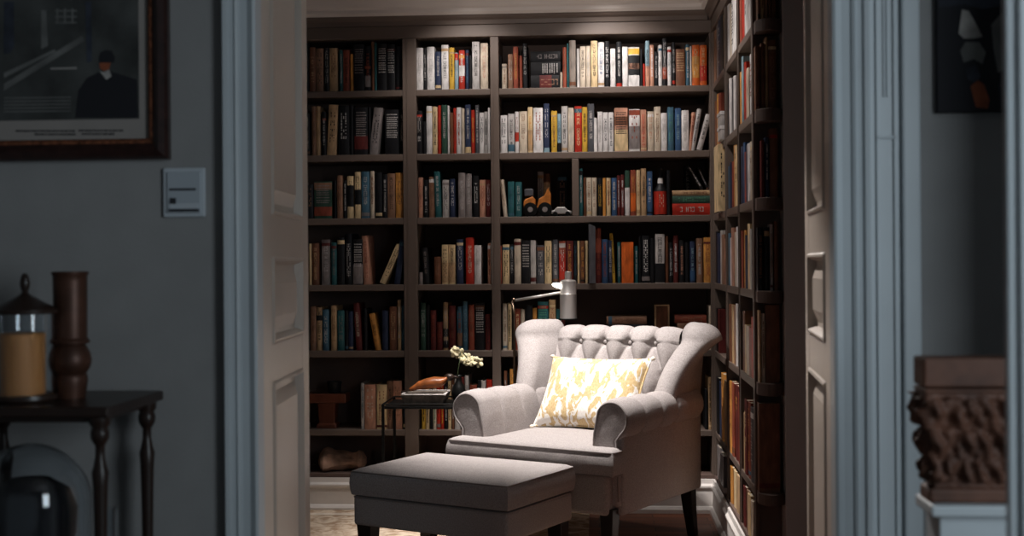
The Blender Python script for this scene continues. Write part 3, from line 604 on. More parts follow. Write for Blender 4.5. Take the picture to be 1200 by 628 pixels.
# seat frame
MB().box(-.345,.345,-.395,.36,.215,.375).build('seat_frame', FAB, ch, bevel=.018, bseg=3)
tp=[(-.385,-.425),(.385,-.425),(.385,-.335),(.262,-.335),(.262,.24),(-.262,.24),(-.262,-.335),(-.385,-.335)]
xs=sorted(set([round(v,4) for v in grid(-.385,-.262,8)+grid(-.262,.262,34)+grid(.262,.385,8)])); ys=sorted(set([round(v,4) for v in grid(-.425,-.335,6)+grid(-.335,.24,36)]))
sc=cushion(xs,ys,dict(edges=loop_edges(tp),test=lambda x,y:(y<-.335) or abs(x)<.262),.368,.472,.024,belly=.008).build('seat_cushion', FAB, ch, smooth=True, auto=50)
outline_tube(tp,.465,.004,.018).build('piping', M['piping'], sc, smooth=True)
outline_tube(tp,.375,.0035,.018).build('piping', M['piping'], sc, smooth=True)
def arm(s):
    N=130; ys_=[-.352,-.3515,-.350,-.347,-.343,-.338,-.331,-.324]+grid(-.318,.34,N); rings=[]
    seams=[-.19,-.03,.11]
    for y in ys_:
        e=0.0
        dy_=y+.352
        if dy_<.030: e=.022*(1-math.sqrt(max(0,1-(1-dy_/.030)**2)))
        g=0
        for q in seams: g+=math.exp(-abs(y-q)/.009)
        puff=1-.24*g+.02*math.cos((y+.11)*2*PI/.15)
        t=(y+.35)/.69; cz=.583-.0*t; cx=.320; r=(.081-.010*t)*puff-e
        ring=[(.375-e,.25),(.372-e,.42),(.366-e,.505)]
        for k in range(15):        # around the roll: from lower outside over the top to the inside
            a=math.radians(-50+ k*(205)/14); ring.append((cx+.022+r*math.cos(a), cz+r*math.sin(a)))
        ring += [(.262+.0*e,.535),(.258,.47),(.256,.40),(.256,.25)]
        rg=[(s*x,y,z) for x,z in ring]
        rings.append(rg if s<0 else list(reversed(rg)))
    o=MB().loft(rings).build('arm', FAB, ch, smooth=True, auto=45)
    # piping around the scroll front and the spiral seam
    r0=.066; pts=[(s*.371,-.352,.27),(s*.368,-.352,.42),(s*.362,-.352,.505)]+[(s*(.342+r0*math.cos(a)),-.352,.583+r0*math.sin(a)) for a in [math.radians(-50+k*205/24) for k in range(25)]]+[(s*.266,-.352,.53),(s*.262,-.352,.48)]
    MB().tube(pts,.0045,6).build('piping', M['piping'], o, smooth=True)
arm(1); arm(-1)
for s in (-1,1):
    MB().box(*sorted((s*.30,s*.383)),-.335,.385,.212,.56).build('side_panel', FAB, ch, bevel=.014, bseg=3)
# tufted back
BTN=[(x,z) for z,xx in ((.835,(-.1875,-.0625,.0625,.1875)),(.70,(-.25,-.125,0,.125,.25)),(.565,(-.1875,-.0625,.0625,.1875))) for x in xx]
def tuft(x, z):
    # diamond lattice through the buttons
    u=(x-.0625)/.125; v=(z-.835)/.135
    if v>0:
        f=abs(((u+.5)%1)-.5); dl=f*.125; g=1-math.exp(-(dl/.014)**1.0)
    else:
        p=(u+v)%2; q=(u-v)%2      # diagonals through (even) lattice points
        a=min(abs(((u+v)/1+.5)%1-.5),9)*.125*.7; b_=min(abs(((u-v)+.5)%1-.5),9)*.125*.7
        # lattice: buttons at integer u for v even, half-integer for v odd
        uu=u; vv=v/2
        a=abs(((uu+vv+.5)%1)-.5)*.125*.74; b_=abs(((uu-vv+.5)%1)-.5)*.125*.74
        g=(1-math.exp(-a/.015))*(1-math.exp(-b_/.015))
    db=min(math.hypot(x-bx,z-bz) for bx,bz in BTN)
    return (.042 if v<=0 else .042-.016*min(1,v*2))*g-.026*math.exp(-(db/.016)**2)
NX,NZ=180,120; V=[];F=[]
def path(t):     # centre line of the front, over the top and down behind
    # front from z=.40 to .875, arc, rear
    Lf=.462; Lr=.11
    if t<.70: z=.40+Lf*(t/.70); y=.185+.155*(t/.70)**1.0; n=Vector((0,-1,.30)).normalized(); return y,z,n,1
    if t<.92:
        a=.29+(t-.70)/.22*(PI-.29); r=.042; cy,cz=.34+r*math.cos(.29),.862-r*math.sin(.29)
        return cy-r*math.cos(a), cz+r*math.sin(a), Vector((0,-math.cos(a),math.sin(a))).normalized(), max(0,1-(t-.70)/.2)
    return .422, .85-Lr*((t-.92)/.08), Vector((0,1,0)), 0
for j in range(NZ+1):
    t=j/NZ; y,z,n,wt=path(t)
    for i in range(NX+1):
        x=-.305+.61*i/NX
        zz=min(z,.93)+ (max(0,(t-.70))*.25 if t>.7 else 0)
        edge=1-abs(x/.305)**8
        h=(tuft(x, zz)*wt + .008*(1-wt))*(.35+.65*edge)
        V.append((x,y+n.y*h,z+n.z*h))
for j in range(NZ):
    for i in range(NX): a=j*(NX+1)+i; F.append((a,a+1,a+NX+2,a+NX+1))
bk=MB().add(V,F).build('backrest', FAB, ch, smooth=True)
for bx,bz in BTN:
    t=(bz-.40)/.462*.70; y,z,n,_=path(t)
    MB().ball((bx,y-.004+.012,bz),(.010,.006,.010),12).build('button', FAB, bk, smooth=True)
MB().box(-.375,.375,.345,.40,.212,.86).build('outer_back', FAB, ch, bevel=.02, bseg=3)
def wing(s):
    rings=[]; n=22
    levels=grid(.50,.86,24)+[.872,.884,.895,.905,.914,.921,.926,.929,.930]
    for z in levels:
        q=(z-.50)/.43; q=min(1,q)
        w_=min(1,(z-.50)/.36); T=Vector((.340+.088*w_**3.2, .085+.222*w_**2.0)); A=Vector((.322+.03*w_*w_,.378)); rT=.048+.034*w_**3.5; rA=.052
        if q<.25: rT*= .92
        sh=0
        if z>.86:
            c=min(1,(z-.86)/.070); sh=1-math.sqrt(max(0,1-c*c))
        d=(T-A); L_=d.length; d.normalize(); p=Vector((-d.y,d.x)); rg=[]
        for k in range(n//2+1):      # around T
            a=-PI/2+PI*k/(n//2); rr=rT*(1-sh*.95); rg.append(T-d*sh*.02+(d*math.cos(a)+p*math.sin(a))*rr)
        for k in range(n//2+1):
            a=PI/2+PI*k/(n//2); rr=rA*(1-sh*.92); rg.append(A+(d*math.cos(a)+p*math.sin(a))*rr)
        rg=[(s*v.x,v.y,z) for v in rg]
        rings.append(rg if s>0 else list(reversed(rg)))
    o=MB().loft(rings).build('wing', FAB, ch, smooth=True)
wing(1); wing(-1)
tapered_leg(MB(),.33,-.35,0,.24,.030,.019,0,-.008).build('leg', M['leg_wood'], ch, bevel=.003)
tapered_leg(MB(),-.33,-.35,0,.24,.030,.019,0,-.008).build('leg', M['leg_wood'], ch, bevel=.003)
tapered_leg(MB(),.335,.34,0,.24,.028,.018,0,.05).build('leg', M['leg_wood'], ch, bevel=.003)
tapered_leg(MB(),-.335,.34,0,.24,.028,.018,0,.05).build('leg', M['leg_wood'], ch, bevel=.003)

# pillow, in chair space
Mch=Matrix.Translation((ax_,ay_,0))@Matrix.Rotation(-math.radians(33)+YAW,4,'Z')
pw,ph,pt=.238,.168,.062
V=[];F=[];NXp,NZp=48,34
for side_ in (-1,1):
    for j in range(NZp+1):
        for i in range(NXp+1):
            u=-1+2*i/NXp; v=-1+2*j/NZp
            th=pt*max(0,(1-u**4))**.55*max(0,(1-v**4))**.55
            px_=pw*u*(1-.055*(1-v*v)); pz_=ph*v*(1-.06*(1-u*u))
            wr_=.006*noise.noise(Vector((u*3,v*3,side_*2)))*(1-u*u)*(1-v*v)
            V.append((px_, side_*(th+wr_), pz_))
n1=(NXp+1)*(NZp+1)
for sidx in (0,1):
    for j in range(NZp):
        for i in range(NXp):
            a=sidx*n1+j*(NXp+1)+i; q=(a,a+1,a+NXp+2,a+NXp+1); F.append(q if sidx==0 else tuple(reversed(q)))
pl=thing('throw_pillow','gold and white damask lumbar pillow resting on the armchair seat','pillow')
PT=Mch@Matrix.Translation((.032,.045,.492+.145))@Matrix.Rotation(math.radians(-33),4,'X')@Matrix.Rotation(math.radians(-1),4,'Y')
pl.matrix_world=PT
MB().add(V,F).build('cover', M['damask'], pl, smooth=True)
edge=[]
for k in range(120):
    a=k/120*4; sd_=int(a); f=a-sd_; u,v=[(-1+2*f,-1),(1,-1+2*f),(1-2*f,1),(-1,1-2*f)][sd_]
    edge.append((pw*u*(1-.055*(1-v*v)),0,ph*v*(1-.06*(1-u*u))))
MB().tube(edge,.0045,6,closed=True).build('edge_trim', M['damask'], pl, smooth=True)
for sx in (-1,1):
    for sz in (-1,1): MB().ball((sx*(pw+.008),0,sz*(ph+.004)),(.011,.009,.009),10).build('tassel', M['tassel'], pl, smooth=True)

# ------------------------------------------------------------------ reading lamp behind the chair
YLp=6.045
lx=xat(603,YLp,352); lz=zat(603,352,YLp); hx=xat(666,YLp,340)
lm=thing('floor_lamp','brushed steel reading lamp standing behind the armchair, head on a swing arm','lamp',(0,0,0))
MB().lathe([(0,0),(.10,0),(.10,.012),(.02,.02),(0,.02)],c=(lx,6.0,.0115)).build('base', M['bronze'], lm, smooth=True, auto=40)
MB().tube([(lx,6.0,.02),(lx,6.0,lz-.07),(lx-.004,6.01,lz-.03),(lx-.012,6.03,lz-.008),(lx-.004,YLp,lz)],.0065,10).build('pole', M['bronze'], lm, smooth=True)
MB().ball((lx-.004,YLp,lz+.002),.011,12).build('joint', M['bronze'], lm, smooth=True)
zh0,zh1=zat(666,373,YLp),zat(666,328,YLp)
MB().tube([(lx,YLp,lz),(hx-.035,YLp,zat(660,343,YLp))],.007,10).build('swing_arm', M['brushed_steel'], lm, smooth=True)
zcap=zat(666,318,YLp)
hd_=MB().lathe([(.036,0),(.040,0),(.040,(zh1-zh0)*.62),(.0405,(zh1-zh0)*.63),(.038,(zh1-zh0)*.65),(.038,zh1-zh0-.006),(.030,zh1-zh0),(.016,zh1-zh0+.002),(.016,zcap-zh0-.003),(.013,zcap-zh0),(0,zcap-zh0)],c=(hx,YLp,zh0),seg=36,cap=False).build('lamp_head', M['brushed_steel'], lm, smooth=True, auto=35)
MB().lathe([(.036,-.006),(.046,-.006),(.046,0),(.036,0)],c=(hx,YLp,zh0),seg=36,cap=False).build('rim', M['black_metal'], hd_, smooth=True, auto=35)
gT=Matrix.Translation((xat(656,YLp,336),YLp+.005,zat(656,335,YLp)))@Matrix.Rotation(math.radians(12),4,'Y')
MB().ball((0,0,0),(.038,.03,.0125),18,T=gT).build('glowing_bulb', M['lamp_glow'], lm, smooth=True)

# ------------------------------------------------------------------ side table and what stands on it
YT=5.86; tx0=xat(456,YT,475); tx1=tx0+.42; tz=zat(490,473,YT-.15); ty0,ty1=YT-.17,YT+.15
st_=thing('side_table','thin black metal side table between bookcase and armchair','table',(0,0,0))
MB().box(tx0,tx1,ty0,ty1,tz-.022,tz-.012).build('tabletop', M['black_metal'], st_, bevel=.002)
rim=[(tx0,ty0,tz),(tx1,ty0,tz),(tx1,ty1,tz),(tx0,ty1,tz)]
MB().tube(rim,.004,6,closed=True).build('gallery_rail', M['black_metal'], st_)
for x in (tx0,tx1):
    for y in (ty0,ty1): MB().box(x-.006,x+.006,y-.006,y+.006,.0115,tz).build('leg', M['black_metal'], st_)
zt2=tz-.012
bx0,bx1=xat(474,YT-.05,465),xat(524,YT-.05,465)
tr=thing('tray','pale rectangular tray lying on the black side table under the carved bird','tray',(0,0,0))
m=MB(); m.loft([[(x,y,z) for x,y in ((bx0+i,YT-.14+i),(bx1-i,YT-.14+i),(bx1-i,YT+.06-i),(bx0+i,YT+.06-i))] for z,i in ((zt2,.02),(zt2+.035,.0),(zt2+.048,-.004))]); m.build('tray_body', M['cover_taupe'], tr, bevel=.003)
m=MB(); 
for q in ((bx0,bx1,YT-.146,YT-.134),(bx0,bx1,YT+.052,YT+.064),(bx0-.004,bx0+.008,YT-.134,YT+.052),(bx1-.008,bx1+.004,YT-.134,YT+.052)): m.box(q[0],q[1],q[2],q[3],zt2+.0485,zt2+.054)
m.build('tray_rim', M['cover_pale_grey'], tr, bevel=.002)
bz=zt2+.049
bd=thing('carved_bird','orange brown carved wooden bird lying on the pale tray','ornament',((bx0+bx1)/2+.01,YT-.04,bz))
prof=[(-.085,.004,.012),(-.07,.010,.016),(-.045,.022,.026),(-.01,.030,.033),(.03,.036,.036),(.06,.038,.030),(.078,.046,.020),(.09,.058,.017)]
m=MB(); m.loft([[(x,r*1.0*math.cos(a),z+r*.75*math.sin(a)+.012) for a in [2*PI*k/16 for k in range(16)]] for x,z,r in prof]); m.build('body', M['bird_wood'], bd, smooth=True)
MB().ball((.098,0,.072),(.024,.018,.018),14).build('head', M['dark_wood'], bd, smooth=True)
MB().loft([[(x,r*math.cos(a),z+r*math.sin(a)) for a in [2*PI*k/10 for k in range(10)]] for x,z,r in ((.115,.074,.008),(.13,.072,.005),(.145,.068,.001))]).build('beak', M['dark_wood'], bd, smooth=True)
MB().loft([[(x,w_*c_[0],z+.004*c_[1]) for c_ in ((-1,0),(0,1),(1,0),(0,-1))] for x,z,w_ in ((-.07,.016,.016),(-.10,.010,.024),(-.125,.006,.018))]).build('tail', M['dark_wood'], bd)
# vase with cream blossoms
vx=xat(522,YT-.02,465); vy=YT+.0
vx=max(vx,bx1+.045); 
vs=thing('flower_vase','small black vase on the side table holding one stem of cream blossoms','vase',(vx,vy+.03,zt2))
MB().lathe([(0,0),(.022,0),(.030,.02),(.034,.045),(.026,.075),(.013,.095),(.012,.115),(.017,.125),(.014,.124),(.010,.11)],seg=24,cap=False).build('body', M['black_metal'], vs, smooth=True)
fx,fz=xat(545,YT+.03,420),zat(545,420,YT+.03)
ex,ez=fx-vx,fz-zt2
MB().tube([(0,0,.05),(-.004,0,.14),(.0,0,ez*.8),(ex*.3,0,ez+.03),(ex*.7,0,ez+.025),(ex+.04,0,ez-.03)],.0022,6).build('stem', M['leaf_green'], vs, smooth=True)
rnd=random.Random(3)
for k in range(13):
    t=k/12; cx_=ex-.05+.115*t; cz_=ez+.032-.062*t+rnd.uniform(-.012,.012); cy_=rnd.uniform(-.022,.022); m=MB()
    for p_ in range(5):
        a=2*PI*p_/5+rnd.random(); T=Matrix.Translation((cx_,cy_,cz_))@Matrix.Rotation(rnd.uniform(-.7,.7)+PI/2,4,'X')@Matrix.Rotation(rnd.uniform(-.7,.7),4,'Y')@Matrix.Rotation(a,4,'Z')@Matrix.Translation((.011,0,.002))
        m.ball((0,0,0),(.0155,.011,.0035),8,T=T)
    m.build('blossom', M['petal'], vs, smooth=True)

# ------------------------------------------------------------------ ornaments in the shelves
def sx_(px,y,py): return xat(px,y,py)
ys_=YB+.10
# wooden block stand on sixth shelf of left bay
z6=zt(5); a,b=sx_(352,ys_,470),sx_(408,ys_,470)
ws=thing('wooden_stand','reddish wooden stand with a thick slab top, on the sixth shelf of left bay','ornament',((a+b)/2,ys_,z6))
zt_=zat(385,460,ys_)-z6; zb_=zat(385,471,ys_)-z6; hw2=(b-a)/2
MB().box(-hw2,hw2,-.06,.06,zb_,zt_).build('slab', M['red_wood'], ws, bevel=.006, bseg=3)
MB().loft([[(x*s_+.02,y*s_,z) for x,y in ((-.045,-.045),(.045,-.045),(.045,.045),(-.045,.045))] for z,s_ in ((0,1.1),(.02,1.05),(.025,.85),(zb_,.95))]).build('block', M['red_wood'], ws, bevel=.003)
tb=thing('tumbler','dark glass tumbler standing on the reddish wooden stand','tumbler',(sx_(392,ys_,455),ys_,z6+zt_))
MB().lathe([(0,0),(.030,0),(.036,.05),(.037,.055),(.034,.055),(.028,.006),(0,.006)],seg=28,cap=False).build('body', M['cover_black'], tb, smooth=True, auto=40)
# rough stone / driftwood lump in bottom compartment
dl=thing('driftwood_log','rough brown driftwood lump lying in the bottom compartment by the white plinth','driftwood',(sx_(402,YB+.1,545),YB+.10,PLZ))
m=MB(); rings=[]
for i in range(15):
    t=i/14; x=-.115+.23*t; r=.075*(1-t)**.35*(t+.02)**.15*.8+.012+ (.018 if i>11 else 0); rg=[]
    r=[.03,.062,.072,.066,.058,.052,.050,.046,.043,.040,.036,.036,.044,.040,.02][i]
    for k in range(20):
        a=2*PI*k/20; q=r*(1+.35*noise.noise(Vector((x*16,math.cos(a)*1.4,math.sin(a)*1.4+3))))
        rg.append((x,q*math.cos(a),max(0,q*math.sin(a)+.048)))
    rings.append(rg)
m.loft(rings); m.build('wood_body', M['stone_brown'], dl)
# toy truck in the cubby
zc_=zt(2); ty=YB+.055
x0,x1=sx_(614,ty,240),sx_(646,ty,240); tl=x1-x0
tk=thing('toy_truck','orange and black toy truck in the small cubby of the third shelf','toy',((x0+x1)/2,ty,zc_))
MB().box(-tl/2,tl/2*.8,-.028,.028,.022,.040).build('chassis', M['black_metal'], tk, bevel=.003)
m=MB(); m.prism([(-tl/2,.036),(-tl/2*.15,.036),(-tl/2*.15,.085),(-tl/2*.35,.098),(-tl/2*.95,.082),(-tl/2*1.02,.06)],-.030,.030); m.build('hood', M['truck_orange'], tk, bevel=.005)
MB().box(-tl/2*.95,-tl/2*.30,-.026,.026,.0985,.135).build('cab', M['cover_dark_grey'], tk, bevel=.005)
m=MB(); m.prism([(-tl/2*.05,.040),(tl/2*.95,.040),(tl/2*1.0,.105),(tl/2*.8,.14),(tl/2*.5,.10),(tl/2*.1,.085)],-.032,.032); m.build('dump_body', M['truck_orange'], tk, bevel=.004)
for x in (-tl*.25,tl*.28):
    for y in (-.033,.033):
        wm=MB(); T=Matrix.Translation((x,y,.034))@Matrix.Rotation(PI/2,4,'X')
        rings=[[T@Vector((r*math.cos(2*PI*k/24),r*math.sin(2*PI*k/24),z)) for k in range(24)] for r,z in ((.026,-.011),(.034,-.009),(.034,.009),(.026,.011))]
        wh=wm.loft(rings).build('wheel', M['black_metal'], tk, smooth=True, auto=35)
        hm=MB(); hm.loft([[T@Vector((r*math.cos(2*PI*k/16),r*math.sin(2*PI*k/16),z)) for k in range(16)] for r,z in ((.013,-.0125),(.013,.0125))]); hm.build('hub', M['cover_grey'], wh)
def extra_book(loc,w,h,d,col,txt,label,flat=False,lean=0,bands=None,mode='v',rz=0):
    build_book(dict(loc=loc,w=w,h=h,d=d,col=col,txt=txt,flat=flat,lean=lean,bands=bands,mode=mode,rz=rz,seed=w+h,label=label,group='loose books on the back wall shelves'))
ybk=YB+.16
extra_book((sx_(633.5,ybk,240),ybk,zc_),.028,.225,.11,'w','G','pale grey upright book behind the orange toy truck')
extra_book((sx_(641,ybk,240),ybk,zc_),.030,.215,.11,'N','C','brown upright book with cream bands behind the orange toy truck',bands=[(.5,.8,'C')])
extra_book((sx_(659,ybk,240),ybk,zc_),.045,.21,.11,'K','n','dark upright book at the right of the small cubby, behind silver car')
cr=thing('toy_car','small silver model car at the right of the cubby','toy',(sx_(658,YB+.05,250),YB+.05,zc_))
m=MB(); m.prism([(-.05,.012),(.05,.012),(.052,.026),(.032,.030),(.016,.046),(-.022,.046),(-.034,.031),(-.052,.027)],-.022,.022); m.build('car_body', M['brushed_steel'], cr, bevel=.004)
for x in (-.03,.03):
    m=MB(); T=Matrix.Translation((x,0,.012))@Matrix.Rotation(PI/2,4,'X'); m.loft([[T@Vector((.012*math.cos(2*PI*k/16),.012*math.sin(2*PI*k/16),z)) for k in range(16)] for z in (-.024,.024)]); m.build('axle_wheels', M['black_metal'], cr)
# bottle, lying pile and leaning black books on third shelf
by=YB+.06; bxx=sx_(774,by,240); br=.033
bt=thing('bottle','red bottle with a dark neck and pale neck label among the third shelf books','bottle',(bxx,by,zc_))
zl=zat(774,224,by)-zc_; zn=zat(774,197,by)-zc_
MB().lathe([(0,0),(br-.003,0),(br,.004),(br,zl),(br*.8,zl+.012),(.013,zl+.035),(.011,zl+.05),(.011,zn),(0,zn)],seg=32,cap=False).build('glass_body', M['cover_black'], bt, smooth=True, auto=40)
MB().lathe([(br+.0008,.006),(br+.0008,zl-.002)],seg=32,cap=False).build('body_label', M['cover_red'], bt, smooth=True)
MB().lathe([(.0135,zl+.036),(.0122,zl+.062)],seg=24,cap=False).build('neck_label', M['cover_white'], bt, smooth=True)
mg=MB(); rr_=random.Random(9)
for a,b,c,e in glyphs(rr_,.03,.03,.10,True): 
    f=lambda x:((br+.0015)*math.sin(x/br), -(br+.0015)*math.cos(x/br))
    p,q=f(a+.004),f(b+.004); mg.add([(p[0],p[1],c),(q[0],q[1],c),(q[0],q[1],e),(p[0],p[1],e)],[(0,1,2,3)])
mg.build('label_lettering', M['cover_ivory'], bt)
fy=YB+.03; fx0,fx1=sx_(788,fy,245),sx_(832,fy,245); z_=zc_
for (ytop,ybot,col,txt,lab) in ((239,253,'R','w','thick red book lying at the bottom of the third shelf pile'),(229.5,238.5,'V','v','dark green book lying in the middle of the third shelf pile'),(222.5,229,'S','N','tan book lying on top of the third shelf pile')):
    h_=zat(810,ytop,fy)-zat(810,ybot,fy); extra_book(((fx0+fx1)/2,fy,z_),h_-.001,fx1-fx0,.16,col,txt,lab,flat=True); z_+=h_
extra_book((sx_(806,YB+.22,240),YB+.205,zc_),.03,.25,.07,'K','w','black book standing behind the lying pile of the third shelf')
extra_book((sx_(823,YB+.05,222),YB+.05,z_),.016,.135,.12,'K','w','slim black book leaning on the lying pile beside stile',lean=-.52)
extra_book((sx_(830,YB+.06,222),YB+.06,z_+.0),.012,.115,.12,'K','W','slim black book with white lettering on the pile, against the stile',lean=-.42)
# top shelf: dark boxes lying between the red and white books
ty2=YB+.05; z1_=zt(0); x0,x1=sx_(622,ty2,95),sx_(657,ty2,95)
for k,(yt_,yb_,col,lab,txt) in enumerate(((85,101.5,'K','black box file at the bottom of the dark pile on top shelf','n'),(69,84.5,'K','black book with pale page edge in the dark pile on top shelf','w'),(56,68.5,'K','thin topmost black book of the dark pile on top shelf','g'))):
    zz=zat(640,yt_,ty2)-zat(640,yb_,ty2); zo=z1_ + (0 if k==0 else zsum); build_book(dict(loc=((x0+x1)/2,ty2,zo),w=zz-.001,h=x1-x0,d=.17,col=col,txt=txt,flat=True,bands=[(.3,.7,'M')] if k==0 else [(.0,.01,'K')],mode='h' if k==1 else 'v',seed=.3*k,label=lab,group='dark pile on the top shelf')); zsum=zo-z1_+zz
# grey binder standing proud on fourth shelf
z4=zt(3); gy=YB-.035; gx0,gx1=sx_(690,gy,300),sx_(698,gy,300)
bnd=thing('binder','slate grey slope-topped binder standing proud of the fourth shelf books','binder',(gx0,gy,z4))
gh0,gh1=zat(694,262,gy)-z4,zat(694,266,gy)-z4
m=MB(); w_=gx1-gx0; m.add([(0,0,0),(w_,0,0),(w_,.20,0),(0,.20,0),(0,0,gh0),(w_,0,gh1),(w_,.20,gh1),(0,.20,gh0)],[(0,3,2,1),(4,5,6,7),(0,1,5,4),(1,2,6,5),(2,3,7,6),(3,0,4,7)]); m.build('case', M['cover_dark_grey'], bnd, bevel=.002)
MB().box(w_*.3,w_*.7,.19,.203,.01,gh1-.01).build('pages', M['page_paper'], bnd)
# fifth shelf behind the chair: lying books, little framed picture
z5=zt(4); fy5=YB+.04
for (p0,p1,yt_,yb_,col,txt,lab) in ((712,758,391,411,'N','n','brown book lying lowest in the left pile behind the armchair'),(714,757,380,390.5,'K','n','black book lying in the middle of the left pile behind the armchair'),(711,758,370.5,379.5,'n','N','light brown book lying topmost in the left pile behind the armchair'),(792,828,390,411,'M','n','maroon book lying lowest in the right pile behind the armchair'),(794,829,379,389.5,'n','K','light brown book lying mid-height in the right pile behind the armchair'),(791,828,369.5,378.5,'r','n','brick red book lying topmost in the right pile behind the armchair')):
    x0,x1=sx_(p0,fy5,400),sx_(p1,fy5,400); zz0=zat(700,yb_,fy5)
    if yb_==411: zz0=z5
    zz1=zat(700,yt_,fy5); 
    if yb_!=411: zz0=zlast
    extra_book(((x0+x1)/2,fy5,zz0),zz1-zz0-.0005,x1-x0,.17,col,txt,lab,flat=True); zlast=zz1
pf=thing('picture_frame','small brown framed picture standing on the shelf behind the armchair','picture frame',(sx_(776,YB+.05,366),YB+.05,z5),.12)
phh=zat(776,357,YB+.05)-z5; phw=.036
m=MB()
for q in ((-phw,-phw+.008,0,phh),(phw-.008,phw,0,phh),(-phw+.008,phw-.008,0,.01),(-phw+.008,phw-.008,phh-.008,phh),): m.box(q[0],q[1],0,.014,q[2],q[3])
m.build('frame', M['cover_tan'], pf, bevel=.002)
MB().box(-phw+.008,phw-.008,.005,.010,.01,phh-.008).build('picture', M['cover_brown'], pf)
# side bookcase extras
zc3=zt(2); 
xcb=XS-.05; y_=5.78
extra_book((XS+.006,5.66,zc3),.046,.295,.20,'C','K','big cream book with large dark lettering, turned outward at the corner',mode='H')
for k,(z0_,c_) in enumerate(((0,'W'),(.062,'W'))):
    bb=thing('storage_box','white storage box, %s of two stacked on the second side shelf'%('lower','upper')[k],'box',(XS-.012,5.66,zt(1)+z0_),0,'white storage boxes')
    MB().box(0,.20,-.07,.07,0,.045).build('box_body', M['cover_pale_grey'], bb, bevel=.003)
    MB().box(-.003,.203,-.073,.073,.045,.0615).build('lid', M['cover_white'], bb, bevel=.003)

# ------------------------------------------------------------------ hall, left: picture, switch, table
fw=thing('framed_picture','dark harbour print in a reddish brown wooden frame on left wall','picture',(0,0,0))
yf=YH-.03; X1=xat(195,yf,90); Z0=zat(190,186,yf); X0=X1-.62; Z1=Z0+.62
ft=.048
prf=[(0,0),(0,.018),(.006,.026),(.020,.030),(.030,.024),(.037,.018),(ft-.006,.016),(ft,.010),(ft,0)]
def fr_ring(off,pr_): return [(X0+off,YH-pr_,Z0+off),(X1-off,YH-pr_,Z0+off),(X1-off,YH-pr_,Z1-off),(X0+off,YH-pr_,Z1-off)]
rings=[fr_ring(a,b+.002) for a,b in prf]; MB().loft(rings,cap=False).build('frame', M['frame_wood'], fw)
MB().loft([fr_ring(a,b) for a,b in ((.036,.0215),(.042,.021),(.047,.017))],cap=False).build('gilt_slip', M['frame_gilt'], fw)
MB().box(X0+ft-.003,X1-ft+.003,YH-.009,YH-.002,Z0+ft-.003,Z1-ft+.003).build('mount', M['mat_paper'], fw)
px1=xat(159,yf,90); pz0=zat(150,138,yf)
pr_=MB().box(X0+ft+.03,px1,YH-.0105,YH-.0088,pz0,Z1-ft-.02).build('print', M['print_ink'], fw)
def pol(pts, m, name, off):
    y=YH-off; mb=MB(); V_=[(atY(a,b,yf).x,y,atY(a,b,yf).z) for a,b in pts]; mb.add(V_,[tuple(range(len(V_)))]); return mb.build(name, M[m], pr_)
pol([(0,97),(92,40),(95,46),(0,105)],'ink_light','beam',.0110)
pol([(0,84),(60,56),(61,59),(0,90)],'ink_light','beam',.0110)
for k in range(5): pol([(0,113+k*4),(78,112+k*4),(80,113.5+k*4),(0,114.5+k*4)],'ink_light','plank_line',.0110)
pol([(55,78),(86,77),(86,79.5),(55,80)],'ink_pale','plank_line',.0112)
pol([(0,0),(12,0),(12,52),(8,60),(0,62)],'ink_mid','rigging',.0110)
pol([(44,10),(50,10),(52,52),(44,56)],'ink_light','mast',.0111)
pol([(96,0),(103,0),(104,70),(98,72)],'ink_mid','mast',.0111)
for k in range(3): pol([(62+k*9,8),(64+k*9,8),(64+k*9,26),(62+k*9,26)],'ink_light','window_bar',.0111)
for k in range(3): pol([(60,10+k*7),(86,10+k*7),(86,11.5+k*7),(60,11.5+k*7)],'ink_light','window_bar',.0112)
pol([(84,137),(88,105),(98,90),(112,83),(118,80),(132,84),(157,92),(158,137)],'ink_dark','coat',.0113)
pol([(112,67),(114,60),(120,57),(127,58),(131,66),(130,72),(113,72)],'ink_dark','cap',.0116)
pol([(113,72),(126,72),(124,80),(118,82),(113,78)],'ink_orange','face',.0115)
pol([(113,82),(118,83),(124,80),(127,88),(121,92)],'ink_pale','scarf',.0115)
rr_=random.Random(4); mg=MB()
for (a0,a1,yy) in ((14,82,152.5),(88,139,152),(36,84,156.5),(92,130,156)):
    x=a0
    while x<a1:
        w_=rr_.uniform(.9,2.2); p=atY(x,yy-1.1,yf); q=atY(x+w_,yy+.9,yf); mg.add([(p.x,YH-.0105,q.z),(q.x,YH-.0105,q.z),(q.x,YH-.0105,p.z),(p.x,YH-.0105,p.z)],[(0,1,2,3)]); x+=w_+rr_.uniform(.5,1.4)
mg.build('caption', M['ink_dark'], fw)
# switch plate
ys2=YH-.01
def rect(a,b,c,d): p,q=atY(a,d,ys2),atY(c,b,ys2); return p.x,q.x,p.z,q.z
x0,x1,z0,z1=rect(191,196,239.5,254.5)
sw=thing('wall_switch','pale square wall control plate beside the left door casing','switch',(0,0,0))
MB().box(x0,x1,YH-.009,YH,z0,z1).build('plate', M['switch_plastic'], sw, bevel=.003)
a,b,c,d=rect(196,201,235,250); MB().box(a,b,YH-.013,YH-.009,c,d).build('panel', M['switch_panel'], sw, bevel=.002)
a,b,c,d=rect(199,220.5,230,223.5); MB().box(a,b,YH-.0142,YH-.0125,c,d).build('slot', M['dark_plastic'], sw)
a,b,c,d=rect(199,238,233,249.5); MB().box(a,b,YH-.0145,YH-.0125,c,d).build('lower_window', M['switch_plastic'], sw, bevel=.001)
a,b,c,d=rect(199,244.5,234,248.5); MB().box(a,b,YH-.0155,YH-.0143,c,d).build('dark_strip', M['dark_plastic'], sw)
